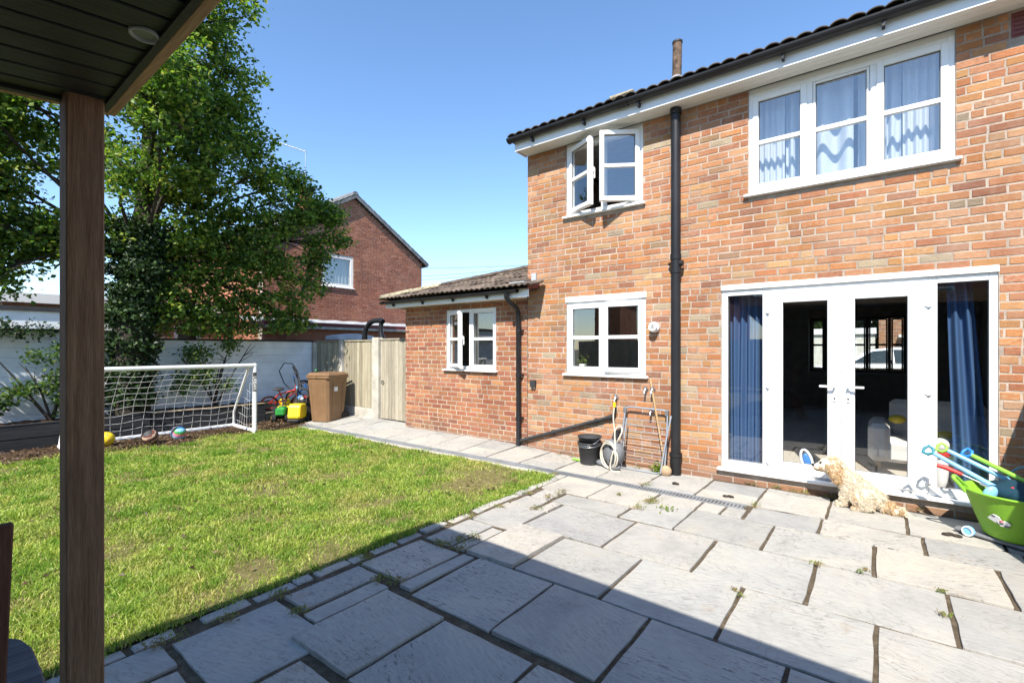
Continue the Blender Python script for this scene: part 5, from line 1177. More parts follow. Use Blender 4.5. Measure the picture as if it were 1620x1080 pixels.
def text_mesh(body, size, mat, name, parent, origin, xdir, updir, ext=.0006):
    cu = bpy.data.curves.new('txt', 'FONT'); cu.body = body; cu.size = size; cu.align_x = 'CENTER'; cu.align_y = 'CENTER'; cu.extrude = ext
    tmp = bpy.data.objects.new('txt', cu); COL.objects.link(tmp); dg = bpy.context.evaluated_depsgraph_get(); me = bpy.data.meshes.new_from_object(tmp.evaluated_get(dg)); bpy.data.objects.remove(tmp)
    x = Vector(xdir).normalized(); u = Vector(updir).normalized(); n = x.cross(u); M = Matrix((x, u, n)).transposed().to_4x4(); M.translation = Vector(origin) - base_of(parent)
    me.transform(M); me.materials.clear(); me.materials.append(mat); me.name = name
    return link(me, name, parent)
fn = Vector((-A0.x, -A0.y, 0)).normalized(); sx_ = Vector((fn.y, -fn.x, 0)) * -1
text_mesh('URBAN', .072, MAT['goal'], 'lettering', GO, A0 + fn * (pr + .003) + Vector((0, 0, GH - .305)), (0, 0, -1), sx_ * -1 if False else Vector((0, 0, -1)).cross(fn) * -1)

def ball(name, label, c, r, cols):
    t = thing(name, label, 'ball', (c[0], c[1], 0), None)
    mb = MB(); mb.ball(c, r, 32, 20, Euler((.5, .4, .3)).to_matrix())
    o = mb.build('ball_skin', [MAT[k] for k in cols], t, recalc=False)
    cc = Vector(c) - base_of(t); ax = Euler((.6, .5, .2)).to_matrix() @ Vector((0, 0, 1))
    for p in o.data.polygons:
        d = (p.center - cc).normalized(); q = d.dot(ax); ang = math.atan2(d.y, d.x)
        if name == 'striped_ball': p.material_index = int((q + 1) * 6) % len(cols)
        elif name == 'swirl_ball': p.material_index = int((ang + q * 2.2 + 6) * 1.6) % len(cols)
        else: p.material_index = 0 if abs(math.sin(q * 5) * math.cos(ang * 3)) < .75 else 1
MAT['ballbrown'] = simple('brown_ball', (.16, .05, .035), .5, .4); MAT['balltan'] = simple('tan_ball', (.5, .38, .28), .5, .4); MAT['pink'] = simple('pink_plastic', (.75, .18, .25), .4, .4)
ball('plain_ball', 'yellow ball half hidden by the post, in front of the goal', (-9.16, 1.96, .115), .108, ['yellow', 'orange'])
ball('striped_ball', 'brown and cream striped ball lying in the goal mouth', (-8.83, 2.41, .118), .112, ['ballbrown', 'balltan', 'ballbrown', 'dullblack'])
ball('swirl_ball', 'blue multicoloured swirled ball lying in the goal mouth', (-8.88, 2.80, .114), .108, ['ltblue', 'blue', 'goal', 'ltblue', 'pink', 'green'])

# ------------------------------------------------------------------ wheelie bin
BN = thing('wheelie_bin', 'brown wheelie bin with lid and white label by the fence', 'bin', (-8.8, 5.35, 0))
Bc = Vector((-8.80, 5.36, 0)); rot = Matrix.Translation(Bc) @ Matrix.Rotation(R(17.5), 4, 'Z') @ Matrix.Scale(.94, 4)
def taper(mb, w0, d0, w1, d1, z0, z1, off0=0, off1=0, bev=.05):
    ring = lambda w_, d_, z, o: [(sx * w_ / 2 + dx, sy * d_ / 2 + dy + o, z) for sx, sy, pts in ((1, -1, ((-bev, 0), (0, bev))), (1, 1, ((0, -bev), (-bev, 0))), (-1, 1, ((bev, 0), (0, -bev))), (-1, -1, ((0, bev), (bev, 0)))) for dx, dy in pts]
    a = ring(w0, d0, z0, off0); b = ring(w1, d1, z1, off1); n = 8
    return mb.add([rot @ Vector(p) for p in a + b], [tuple(range(n))[::-1], tuple(range(n, 2 * n))] + [(i, (i + 1) % n, n + (i + 1) % n, n + i) for i in range(n)])
mb = MB(); taper(mb, .46, .52, .56, .66, .03, .96); mb.build('bin_body', MAT['bin'], BN, bevel=.006)
mb = MB(); taper(mb, .59, .70, .585, .69, .93, .985, bev=.04); mb.build('bin_rim', MAT['bin'], BN, bevel=.01)
mb = MB(); taper(mb, .60, .72, .50, .60, .988, 1.05, bev=.05); mb.build('bin_lid', MAT['bin'], BN, bevel=.012)
for x_ in (-.16, .16):
    mb = MB(); mb.bar(rot @ Vector((x_ * .85, -.262, .10)), rot @ Vector((x_, -.322, .86)), .02, .012); mb.build('bin_rib', MAT['bin'], BN, bevel=.004)
for y_ in (-.15, .15):
    mb = MB(); mb.bar(rot @ Vector((.233, y_ * .85, .10)), rot @ Vector((.276, y_, .86)), .012, .02); mb.build('bin_rib', MAT['bin'], BN, bevel=.004)
mb = MB(); mb.box((-.02, -.355, .945), (.02, -.345, .985), rot); mb.build('lid_catch', MAT['bin'], BN)
for sx in (-.25, .25):
    mb = MB(); q = [rot @ Vector((sx + d, .26, .10)) for d in (-.025, .025)]; mb.tube(q, .10, 18); mb.build('wheel', MAT['tyre'], BN)
mb = MB(); q = [rot @ Vector((x, .39, 1.0)) for x in (-.2, .2)]; mb.tube(q, .018, 8); mb.build('bin_handle', MAT['bin'], BN)
mb = MB(); mb.box((.262, -.12, .66), (.2785, -.02, .75), rot); mb.build('label', MAT['paper'], BN)

# ------------------------------------------------------------------ children's toys and pressure washer beside the bin
def wheel(mb_t, c, r, axis, w_=.035):
    c = Vector(c); a = Vector(axis).normalized(); u = a.cross(Vector((0, 0, 1))).normalized(); v = a.cross(u)
    mb_t.tube([c + (u * math.cos(t) + v * math.sin(t)) * r for t in [2 * math.pi * k / 24 for k in range(24)]], w_ / 2, 8, closed=True)
def bike(name, label, o, ang, tilt, fc, rim, grip, r=.15, s=1.0):
    t = thing(name, label, 'bicycle', (o[0], o[1], 0))
    M = Matrix.Translation(o) @ Matrix.Rotation(R(ang), 4, 'Z') @ Matrix.Rotation(R(tilt), 4, 'X')
    P_ = lambda x, y, z: M @ Vector((x * s, y * s, z * s)); ax = (M.to_3x3() @ Vector((0, 1, 0)))
    for x in (-.30, .30):
        m = MB(); wheel(m, P_(x, 0, r), r * s, ax); wt = m.build('wheel', MAT['tyre'], t)
        m = MB(); wheel(m, P_(x, 0, r), (r - .025) * s, ax, .014); m.build('rim', MAT[rim], wt)
        m = MB()
        for k in range(8):
            a = 2 * math.pi * k / 8; m.tube([P_(x, 0, r), P_(x + (r - .02) * math.cos(a), 0, r + (r - .02) * math.sin(a))], .002, 4)
        m.build('spokes', MAT['chrome'], wt)
    m = MB()
    for a, b in (((-.30, 0, r), (-.10, 0, r + .22)), ((-.30, 0, r), (-.02, 0, r + .02)), ((-.02, 0, r + .02), (-.12, 0, r + .30)), ((-.02, 0, r + .02), (.20, 0, r + .26)), ((-.10, 0, r + .20), (.20, 0, r + .30)), ((.20, 0, r + .22), (.20, 0, r + .42))):
        m.tube([P_(*a), P_(*b)], .014 * s, 8)
    m.build('frame', MAT[fc], t)
    for y_ in (-.03, .03):
        m = MB(); m.tube([P_(.20, y_ * .5, r + .24), P_(.24, y_, r + .15), P_(.30, y_, r)], .010 * s, 6); m.build('fork', MAT[fc], t)
    m = MB(); m.tube([P_(.19, -.2, r + .47), P_(.2, -.1, r + .42), P_(.2, 0, r + .42), P_(.2, .1, r + .42), P_(.19, .2, r + .47)], .010 * s, 8); hb = m.build('handlebar', MAT['dullblack'], t)
    for y_ in (-1, 1):
        m = MB(); m.tube([P_(.19, y_ * .2, r + .47), P_(.18, y_ * .28, r + .49)], .018 * s, 8); m.build('grip', MAT[grip], t)
    m = MB(); m.ball(P_(-.13, 0, r + .33), .09 * s, 12, 8, M, (1.3, .75, .35)); m.build('saddle', MAT['dullblack'], t)
    for y_ in (-.07, .07):
        m = MB(); m.box((-.05, y_ - .03, r), (.02, y_ + .03, r + .02), M @ Matrix.Scale(s, 4)); m.build('pedal', MAT['dullblack'], t)
bike('kids_bike', 'small blue childs bike with green grips leaning in the toy heap', (-9.55, 5.35, .28), 38, -20, 'blue', 'yellow', 'green', .15, 1.05)
bike('kids_bike', 'small red and black childs bike at the back of the toy heap', (-9.75, 4.95, .22), 70, 24, 'red', 'red', 'ltblue', .16, .95)
bpy.data.objects['kids_bike.001']['group'] = 'toys heaped by the bin'; bpy.data.objects['kids_bike']['group'] = 'toys heaped by the bin'
for nm, lb, c, col in (('toy_helmet', 'bright blue toy helmet on top of the toy heap', (-9.25, 5.42, .72), 'ltblue'), ('toy_bucket', 'small yellow toy bucket wedged in the toy heap', (-9.35, 5.42, .62), 'yellow'), ('toy_basket', 'dark crate of small toys behind the yellow washer', (-9.42, 5.2, .2), 'dullblack')):
    t = thing(nm, lb, nm.split('_')[1], (c[0], c[1], 0)); m = MB()
    if nm == 'toy_helmet':
        m.lathe([(.001, .10), (.05, .095), (.09, .06), (.11, 0), (.108, -.03), (.095, -.03)], c, 18, Euler((.4, -.5, .3)).to_matrix()); m.build('shell', MAT[col], t)
        m = MB(); m.tube([Vector(c) + Vector((.08, 0, -.02)), Vector(c) + Vector((.03, .02, -.14)), Vector(c) + Vector((-.08, 0, -.03))], .006, 5); m.build('strap', MAT['dullblack'], t)
    elif nm == 'toy_bucket':
        m.lathe([(.001, -.09), (.055, -.09), (.08, .08), (.085, .085), (.075, .085), (.052, -.08), (.001, -.08)], c, 18, Euler((.5, .4, 0)).to_matrix()); m.build('pail', MAT[col], t)
        m = MB(); m.tube([Vector(c) + Vector((-.08, 0, .08)), Vector(c) + Vector((0, -.03, .16)), Vector(c) + Vector((.08, 0, .08))], .005, 5); m.build('bail', MAT['goal'], t)
    else:
        m.box((-9.62, 5.08, .0), (-9.22, 5.1, .42)); m.box((-9.62, 5.34, .0), (-9.22, 5.36, .42)); m.box((-9.62, 5.1, .0), (-9.6, 5.34, .42)); m.box((-9.24, 5.1, 0), (-9.22, 5.34, .42)); m.build('crate', MAT[col], t)
        for k, (dx, dy, cl) in enumerate(((0, 0, 'red'), (.1, .05, 'orange'), (-.1, -.02, 'blue'), (.05, -.08, 'goal'))):
            m = MB(); m.ball((c[0] + dx, c[1] + dy, .44), .06, 12, 8); m.build('toy_ball', MAT[cl], t)
TR = thing('toy_tractor', 'green ride on toy tractor with yellow seat half hidden in the heap', 'toy tractor', (-9.62, 4.78, 0), 'toys heaped by the bin')
Mt = Matrix.Translation((-9.55, 4.82, 0)) @ Matrix.Rotation(R(-35), 4, 'Z')
m = MB(); m.box((-.05, -.09, .14), (.32, .09, .30), Mt); m.build('bonnet', MAT['green'], TR, bevel=.03)
m = MB(); m.box((-.30, -.12, .16), (-.06, .12, .24), Mt); m.build('chassis', MAT['green'], TR, bevel=.02)
m = MB(); m.box((-.27, -.11, .243), (-.05, .11, .29), Mt); m.box((-.30, -.11, .293), (-.25, .11, .42), Mt); m.build('seat', MAT['yellow'], TR, bevel=.015)
for x_, y_, r_ in ((-.2, -.16, .15), (-.2, .16, .15), (.22, -.12, .09), (.22, .12, .09)):
    m = MB(); m.tube([Mt @ Vector((x_, y_ - .04, r_)), Mt @ Vector((x_, y_ + .04, r_))], r_, 20); wt = m.build('wheel', MAT['tyre'], TR)
    m = MB(); sg = -1 if y_ < 0 else 1; m.tube([Mt @ Vector((x_, y_ + sg * .041, r_)), Mt @ Vector((x_, y_ + sg * .05, r_))], r_ * .5, 14); m.build('hub', MAT['yellow'], wt)
m = MB(); m.tube([Mt @ Vector((.02, 0, .30)), Mt @ Vector((-.06, 0, .42))], .012, 6); wheel(m, Mt @ Vector((-.06, 0, .42)), .075, Mt.to_3x3() @ Vector((-.5, 0, .85)), .018); m.build('steering_wheel', MAT['dullblack'], TR)
PW = thing('pressure_washer', 'yellow and black pressure washer with black hose in front of the toys', 'pressure washer', (-9.1, 4.88, 0))
Mp = Matrix.Translation((-9.12, 4.90, 0)) @ Matrix.Rotation(R(-52), 4, 'Z')
m = MB()
pts = [(-.17, .09), (.17, .09), (.19, .14), (.15, .34), (.10, .38), (-.12, .37), (-.17, .30)]
q = [Mp @ Vector((x, y_, z)) for y_ in (-.12, .12) for x, z in pts]; n_ = len(pts)
m.add(q, [tuple(range(n_)), tuple(range(2 * n_ - 1, n_ - 1, -1))] + [(i, n_ + i, n_ + (i + 1) % n_, (i + 1) % n_) for i in range(n_)]); m.build('casing', MAT['yellow'], PW, bevel=.02)
m = MB(); m.box((-.18, -.13, .03), (.18, .13, .085), Mp); m.build('base', MAT['dullblack'], PW, bevel=.015)
for y_ in (-.17, .17):
    m = MB(); m.tube([Mp @ Vector((-.15, y_ - .025, .08)), Mp @ Vector((-.15, y_ + .025, .08))], .08, 16); m.build('wheel', MAT['tyre'], PW)
m = MB(); m.tube([Mp @ Vector((-.16, -.1, .36)), Mp @ Vector((-.26, -.1, .74)), Mp @ Vector((-.27, 0, .78)), Mp @ Vector((-.26, .1, .74)), Mp @ Vector((-.16, .1, .36))], .013, 8); m.build('handle', MAT['dullblack'], PW)
m = MB()
for k in range(3):
    wheel(m, Mp @ Vector((-.18 - .02 * k, 0, .52)), .13 + .01 * k, Mp.to_3x3() @ Vector((1, .2, 0)), .016)
m.build('hose_coil', MAT['dullblack'], PW)
m = MB(); pp = [(-9.55, 5.05, .55), (-9.75, 4.95, .75), (-9.85, 4.9, 1.0), (-9.75, 4.95, 1.16), (-9.6, 5.05, 1.15), (-9.5, 5.1, 1.0), (-9.4, 5.12, .7)]
m.tube(pp, .011, 8); LN = m.build('loose_hose', MAT['dullblack'], PW)
m = MB(); m.tube([(-9.58, 5.06, 1.1), (-9.5, 5.12, .85), (-9.42, 5.15, .62)], [.03, .025, .035], 8); m.build('spray_gun', MAT['dullblack'], LN)

# ------------------------------------------------------------------ things along the house wall
BK = thing('bucket', 'lower of two stacked black buckets by the house wall', 'bucket', (-2.93, 5.44, 0), 'stacked black buckets')
m = MB(); m.lathe([(.001, .0), (.115, .0), (.12, .01), (.148, .26), (.158, .262), (.158, .275), (.143, .275), (.113, .015), (.001, .012)], (-2.93, 5.44, 0), 30); m.build('pail', MAT['dullblack'], BK)
m = MB(); m.tube([(-2.93 + .155 * math.cos(t), 5.44 - .155 * abs(math.sin(t)), .255 - .03 * abs(math.sin(t))) for t in [math.pi * k / 12 for k in range(13)]], .004, 6); m.build('bail', MAT['chrome'], BK)
BK2 = thing('bucket', 'upper of two stacked black buckets by the house wall', 'bucket', (-2.93, 5.44, .08), 'stacked black buckets')
m = MB(); m.lathe([(.001, .10), (.108, .10), (.142, .335), (.153, .337), (.153, .352), (.138, .352), (.105, .115), (.001, .112)], (-2.93, 5.44, 0), 30); m.build('pail', MAT['dullblack'], BK2)
m = MB(); m.tube([(-2.93 + .15 * math.cos(t), 5.44 - .15 * abs(math.sin(t)), .335 - .09 * abs(math.sin(t))) for t in [math.pi * k / 12 for k in range(13)]], .004, 6); m.build('bail', MAT['chrome'], BK2)
m = MB(); m.bar((-3.2, 5.48, .015), (-3.06, 5.44, .015), .045, .02); tag(m.build('dustpan_brush', MAT['lime'], None, bevel=.006), 'bright lime green plastic handle lying behind the black buckets', 'handle')
HR = thing('hose_reel', 'round grey hose reel on small feet below the tap', 'hose reel', (-2.60, 5.42, 0))
cx, cy, cz = -2.60, 5.42, .185
Mh = Matrix.Rotation(R(-28), 3, 'Z') @ Matrix.Rotation(R(90), 3, 'X')
m = MB(); m.lathe([(.001, .085), (.12, .08), (.155, .06), (.165, .0), (.155, -.06), (.12, -.08), (.001, -.085)], (cx, cy, cz), 30, Mh); m.build('drum', MAT['grey'], HR)
for k in range(7):
    a = 2 * math.pi * k / 7; m = MB(); m.lathe([(.001, .086), (.022, .087), (.022, .07)], Vector((cx, cy, cz)) + Mh @ Vector((.105 * math.cos(a), .105 * math.sin(a), 0)), 10, Mh); m.build('drum_recess', MAT['dullblack'], HR)
for sx in (-1, 1):
    m = MB(); d_ = Matrix.Rotation(R(-28), 3, 'Z') @ Vector((sx * .13, -.07, 0)); m.ball((cx + d_.x, cy + d_.y, .04), .06, 14, 8, None, (1.3, .9, .65)); m.build('foot', MAT['grey'], HR)
m = MB(); m.tube([(cx + .02, cy + .03, .34), (cx + .03, cy + .04, .42), (cx + .09, cy + .03, .47), (cx + .12, cy, .44)], [.045, .04, .02, .015], 10); m.build('carry_handle', MAT['dullblack'], HR)
m = MB()
hp = [(-2.655, D - .078, .73), (-2.66, 5.56, .60), (-2.62, 5.52, .42), (-2.56, 5.42, .30), (-2.50, 5.36, .36), (-2.46, 5.38, .46), (-2.50, 5.42, .52), (-2.56, 5.40, .46), (-2.53, 5.34, .30)]
for k in range(27):
    a = 2 * math.pi * k / 13 + .6; rr = .155 + .012 * math.sin(k * .7); d_ = Mh @ Vector((rr * math.cos(a), rr * math.sin(a), .095 + .012 * (k // 13))); hp.append((cx + d_.x + .05, cy + d_.y - .03, max(.02, cz + d_.z - .015)))
hp += [(-2.55, 5.25, .02), (-2.42, 5.25, .012)]
def smooth_path(p, n=4):
    p = [Vector(q) for q in p]; out = []
    for i in range(len(p) - 1):
        a, b, c, d = p[max(i - 1, 0)], p[i], p[i + 1], p[min(i + 2, len(p) - 1)]
        for k in range(n):
            t = k / n; out.append(.5 * ((2 * b) + (-a + c) * t + (2 * a - 5 * b + 4 * c - d) * t * t + (-a + 3 * b - 3 * c + d) * t ** 3))
    return out + [p[-1]]
m.tube(smooth_path(hp), .0095, 8); tag(m.build('garden_hose', MAT['hose'], None), 'cream garden hose looped from the tap over the grey reel', 'hose')
AR = thing('clothes_airer', 'folded grey metal clothes airer leaning on the brick wall', 'clothes airer', (-2.25, 5.5, 0))
def arp(x, z, off=0): return Vector((x, 5.46 + .13 * z / .74 + off, z))
m = MB(); m.tube(smooth_path([arp(-2.54, .02), arp(-2.53, .3), arp(-2.51, .66), arp(-2.49, .72), arp(-2.45, .74), arp(-2.2, .735), arp(-2.03, .73), arp(-1.985, .71), arp(-1.975, .66), arp(-1.97, .3), arp(-1.975, .08), arp(-2.0, .02), arp(-2.05, .012)], 4), .011, 8); m.build('main_frame', MAT['steel'], AR)
m = MB(); m.tube(smooth_path([arp(-2.50, .02, -.03), arp(-2.485, .35, -.03), arp(-2.47, .60, -.03)], 3), .010, 8); m.build('leg', MAT['steel'], AR)
m = MB(); m.tube(smooth_path([arp(-2.0, .02, -.05), arp(-1.96, .35, -.06), arp(-1.915, .68, -.05)], 3), .010, 8); m.build('leg', MAT['steel'], AR)
m = MB(); m.tube(smooth_path([arp(-2.56, .015, -.02), arp(-2.3, .012, -.03), arp(-2.04, .012, -.03)], 3), .010, 8); m.build('foot_bar', MAT['steel'], AR)
for k in range(8):
    m = MB(); z_ = .14 + k * .066; m.tube([arp(-2.53, z_), arp(-1.975, z_ - .012)], .0035, 6); m.build('rail', MAT['steel'], AR)
for x_, z_ in ((-2.51, .70), (-1.985, .70), (-2.52, .05)):
    m = MB(); q = arp(x_, z_); m.box((q.x - .02, q.y - .018, q.z - .035), (q.x + .02, q.y + .018, q.z + .035)); m.build('joint', MAT['grey'], AR, bevel=.006)
m = MB(); m.tube([(-2.205, D - .03, 1.10), (-1.965, 5.50, .03)], .0125, 10); tag(m.build('broom_stick', MAT['broom'], None), 'bare wooden broom handle leaning against the brick wall', 'stick')
m = MB(); m.ball((-1.955, 5.46, .045), .075, 12, 8, Euler((.3, .5, .2)).to_matrix(), (.9, .7, 1.0)); o = m.build('loose_stone', MAT['concrete'], None); tag(o, 'rounded tan stone at the foot of the drain pipe', 'stone')
o.data.materials[0] = simple('tan_stone', (.34, .24, .15), .9, .2, var=.25, bump=.4)

# ------------------------------------------------------------------ tub of toys
TUB = thing('garden_tub', 'lime green rubber tub with cow sticker full of garden toys', 'tub', (.86, 5.14, 0))
tc = (.85, 5.16, 0); pr_ = [(.001, .045), (.19, .045), (.215, .06)]
for k in range(14): pr_ += [(.217 + .0075 * k, .07 + k * .0215), (.2205 + .0075 * k, .081 + k * .0215)]
pr_ += [(.325, .372), (.338, .378), (.338, .39), (.318, .39), (.21, .09), (.001, .085)]
m = MB(); m.lathe(pr_, tc, 40); m.build('tub_body', MAT['tub'], TUB)
m = MB(); m.tube(smooth_path([(.53, 5.06, .36), (.49, 5.04, .42), (.46, 5.03, .46), (.47, 5.06, .47), (.53, 5.14, .40), (.545, 5.17, .37)], 3), .014, 8); m.build('rope_handle', MAT['lime'], TUB)
m = MB(); m.tube(smooth_path([(.93, 4.80, .37), (.96, 4.77, .41), (1.03, 4.79, .425), (1.09, 4.84, .42), (1.12, 4.90, .37)], 3), .016, 8); m.build('rope_handle', MAT['tub'], TUB)
def on_tub(ang, z, e=.0015):
    r_ = .222 + (z - .07) * .349 + e; a = R(ang); return Vector((tc[0] + r_ * math.cos(a), tc[1] + r_ * math.sin(a), z))
for (a0, z0, s_, mt) in ((-128, .215, .04, 'goal'), (-119, .19, .034, 'goal'), (-124, .19, .02, 'grey'), (-116, .175, .014, 'grey'), (-130, .235, .012, 'grey'), (-121, .205, .012, 'pink')):
    m = MB(); c_ = on_tub(a0, z0, .006 if mt == 'goal' else .0075); n_ = 14; e1 = (on_tub(a0 + 2, z0, .006) - on_tub(a0, z0, .006)).normalized(); e2 = (on_tub(a0, z0 + .02, .006) - on_tub(a0, z0, .006)).normalized()
    nn = e1.cross(e2)
    ring = [c_ + e1 * (s_ * (1 + .25 * math.sin(3 * t + a0)) * math.cos(t)) + e2 * (s_ * .75 * (1 + .2 * math.sin(2 * t + a0)) * math.sin(t)) for t in [2 * math.pi * k / n_ for k in range(n_)]]
    m.add([p - nn * .004 for p in ring] + [p for p in ring], [tuple(range(n_, 2 * n_))] + [(i, (i + 1) % n_, n_ + (i + 1) % n_, n_ + i) for i in range(n_)]); m.build('cow_sticker', MAT[mt], TUB)
TR2 = thing('roller_board', 'flat grey board with a pale blue wheel under the green tub', 'board', (.9, 5.12, 0))
Mb = Matrix.Translation((.97, 5.08, 0)) @ Matrix.Rotation(R(-35), 4, 'Z')
m = MB(); m.box((-.47, -.20, .012), (.5, .2, .044), Mb); m.build('deck', MAT['grey'], TR2, bevel=.012)
m = MB(); m.tube([Mb @ Vector((-.36, -.205, .045)), Mb @ Vector((-.36, -.225, .045))], .04, 22); wt = m.build('wheel', MAT['ltblue'], TR2)
m = MB(); wheel(m, Mb @ Vector((-.36, -.228, .045)), .034, Mb.to_3x3() @ Vector((0, 1, 0)), .010); m.build('wheel_rim', MAT['goal'], wt)
def spade(name, label, p0, p1, shaft, grip, head, gr=.045):
    t = thing(name, label, 'toy spade', tuple(p1)); p0, p1 = Vector(p0), Vector(p1); d = (p1 - p0).normalized()
    m = MB(); m.tube([p0, p1], .017, 10); m.build('shaft', MAT[shaft], t)
    sd = d.cross(Vector((.3, -1, .2))).normalized()
    m = MB(); q = p0 - d * .005; m.tube([q, q - d * .02 + sd * .03, q - d * .055 + sd * .036, q - d * .066, q - d * .055 - sd * .036, q - d * .02 - sd * .03], .012, 8, closed=True); m.build('grip', MAT[grip], t)
    m = MB(); n = d.cross(sd); m.add([p1 + sd * a + d * b + n * c for c in (0, .012) for a, b in ((-.06, 0), (.06, 0), (.06, .12), (0, .17), (-.06, .12))], [(0, 1, 2, 3, 4), (9, 8, 7, 6, 5)] + [(i, 5 + i, 5 + (i + 1) % 5, (i + 1) % 5) for i in range(5)]); m.build('blade', MAT[head], t, bevel=.003)
    return t
spade('toy_spade', 'lime green D handled toy spade resting in the tub', (.45, 5.30, .625), (.98, 5.18, .36), 'ltblue', 'lime', 'green')
spade('toy_spade', 'teal handled toy rake with pale shaft sticking out of the tub', (.36, 5.24, .60), (.80, 5.06, .36), 'ltblue', 'teal', 'orange')
spade('toy_spade', 'long lime shafted toy hoe across the top of the tub', (.60, 5.32, .60), (1.0, 4.98, .42), 'lime', 'blue', 'ltblue')
t = thing('hand_trowel', 'red handled hand trowel hooked over the tub rim', 'trowel', (.42, 5.16, .48))
m = MB(); m.tube([(.37, 5.14, .525), (.42, 5.14, .515), (.52, 5.13, .475)], [.015, .019, .013], 10); m.build('handle', MAT['red'], t)
m = MB(); m.tube([(.52, 5.13, .475), (.62, 5.12, .43)], .006, 6); m.bar((.62, 5.12, .43), (.74, 5.1, .38), .07, .012); m.build('blade', MAT['steel'], t)
t = thing('toy_bag', 'dark teal fabric bag stuffed inside the green tub', 'bag', (.92, 5.1, .35))
m = MB(); m.ball((.92, 5.10, .38), .27, 22, 14, None, (1.0, .95, .38)); o = m.build('bag_body', MAT['navy'], t)
for v in o.data.vertices: v.co += Vector((math.sin(v.co.y * 31), math.sin(v.co.x * 27 + 1), math.sin(v.co.x * 37 + v.co.y * 29))) * .018
m = MB(); m.tube(smooth_path([(.78, 5.28, .44), (.85, 5.3, .54), (.98, 5.28, .55), (1.05, 5.22, .46)], 4), .012, 6, flat=.4); m.build('strap', MAT['teal'], t)
m = MB(); m.add([(1.02, 4.98, .42), (1.10, 4.95, .56), (1.2, 5.05, .48), (1.12, 5.1, .40), (1.05, 5.12, .42)], [(0, 1, 3), (1, 2, 3), (0, 3, 4), (1, 4, 0)]); m.build('bag_flap', MAT['teal'], t)
t = thing('toy_disc', 'red plastic disc poking above the tub rim', 'toy disc', (.78, 4.87, .38))
m = MB(); m.lathe([(.001, .01), (.078, .008), (.086, 0), (.078, -.012), (.001, -.012)], (.81, 4.99, .375), 26, Euler((1.15, .1, .55)).to_matrix()); m.build('disc', MAT['red'], t)
t = thing('toy_scoop', 'pale blue toy scoop upright inside the tub rim', 'scoop', (.65, 4.95, .38))
m = MB(); m.ball((.655, 4.98, .385), .055, 16, 10, Euler((.2, .3, .5)).to_matrix(), (.8, .5, 1.15)); m.build('scoop', MAT['ltblue'], t)
t = thing('toy_bracket', 'light blue plastic clip lying across the tub toys', 'toy', (.86, 4.98, .46))
m = MB(); m.box((.83, 4.93, .445), (.93, 4.96, .54)); m.build('clip', MAT['ltblue'], t, bevel=.01)

# ------------------------------------------------------------------ the dog
def skin_body(name, joints, edges, root, mat, parent, vox=.0095, smooth=5):
    """tapered limbs between joints, fused into one continuous surface"""
    m = MB()
    for j in joints: m.ball(j[0], j[1], 18, 12)
    for i, k in edges: m.tube([joints[i][0], joints[k][0]], [joints[i][1], joints[k][1]], 16)
    o = m.build(name, mat, parent)
    rm = o.modifiers.new('r', 'REMESH'); rm.mode = 'VOXEL'; rm.voxel_size = vox; rm.use_smooth_shade = True
    sm = o.modifiers.new('m', 'SMOOTH'); sm.iterations = smooth; sm.factor = .5
    dg = bpy.context.evaluated_depsgraph_get(); m2 = bpy.data.meshes.new_from_object(o.evaluated_get(dg)); o.modifiers.clear()
    m2.name = name; o.data = m2; m2.materials.clear(); m2.materials.append(mat)
    return o
def m_fur(name):
    n = NT(name); n.set(.8, .15); r = n.rnd(); p = n.noise(7, detail=3); z = n.noise(16, detail=2)
    a = n.ramp(r, [(0, (.58, .48, .35)), (.5, (.74, .65, .50)), (1, (.84, .77, .64))]); b = n.ramp(r, [(0, (.50, .31, .15)), (1, (.70, .48, .25))])
    n.col(n.mix(n.ramp(p, [(.52, (0, 0, 0)), (.64, (.85,) * 3)]), a, b)); return n.m
MAT['fur'] = m_fur('cream_fur')
DX0, DY0 = -.265, 5.43
DOG = thing('dog', 'fluffy cream and apricot dog sitting by the patio doors facing left', 'dog', (DX0, DY0, 0))
dj = lambda x, y, z: (DX0 + x, DY0 + y, z)
J = [(dj(.19, .0, .118), .100), (dj(.12, .0, .180), .098), (dj(.04, -.005, .232), .096), (dj(-.02, -.01, .300), .082), (dj(-.080, -.012, .360), .083), (dj(-.125, -.012, .356), .070), (dj(-.178, -.014, .336), .042), (dj(-.205, -.014, .331), .034)]
for sg in (-1, 1):
    J += [(dj(.035, .058 * sg, .175), .052), (dj(.012 + .03 * (sg > 0), .062 * sg, .09), .036), (dj(.0 + .04 * (sg > 0), .062 * sg, .032), .032), (dj(-.034 + .04 * (sg > 0), .063 * sg, .020), .027)]
for sg in (-1, 1):
    J += [(dj(.18, .085 * sg, .12), .078), (dj(.115, .11 * sg, .112), .055), (dj(.185, .115 * sg, .046), .040), (dj(.12, .118 * sg, .025), .030), (dj(.082, .118 * sg, .020), .025)]
J += [(dj(.275, .0, .055), .046), (dj(.34, -.03, .042), .040), (dj(.415, -.06, .036), .026)]
for sg in (-1, 1):
    J += [(dj(-.072, .083 * sg, .352), .030), (dj(-.060, .098 * sg, .295), .036), (dj(-.055, .096 * sg, .252), .026)]
Ed = [(i, i + 1) for i in range(7)] + [(2, 8), (8, 9), (9, 10), (10, 11), (2, 12), (12, 13), (13, 14), (14, 15), (0, 16), (16, 17), (17, 18), (18, 19), (19, 20), (0, 21), (21, 22), (22, 23), (23, 24), (24, 25), (0, 26), (26, 27), (27, 28), (4, 29), (29, 30), (30, 31), (4, 32), (32, 33), (33, 34)]
body = skin_body('body', J, Ed, 0, MAT['fur'], DOG)
MAT['apricot'] = m_fur('apricot_fur'); 
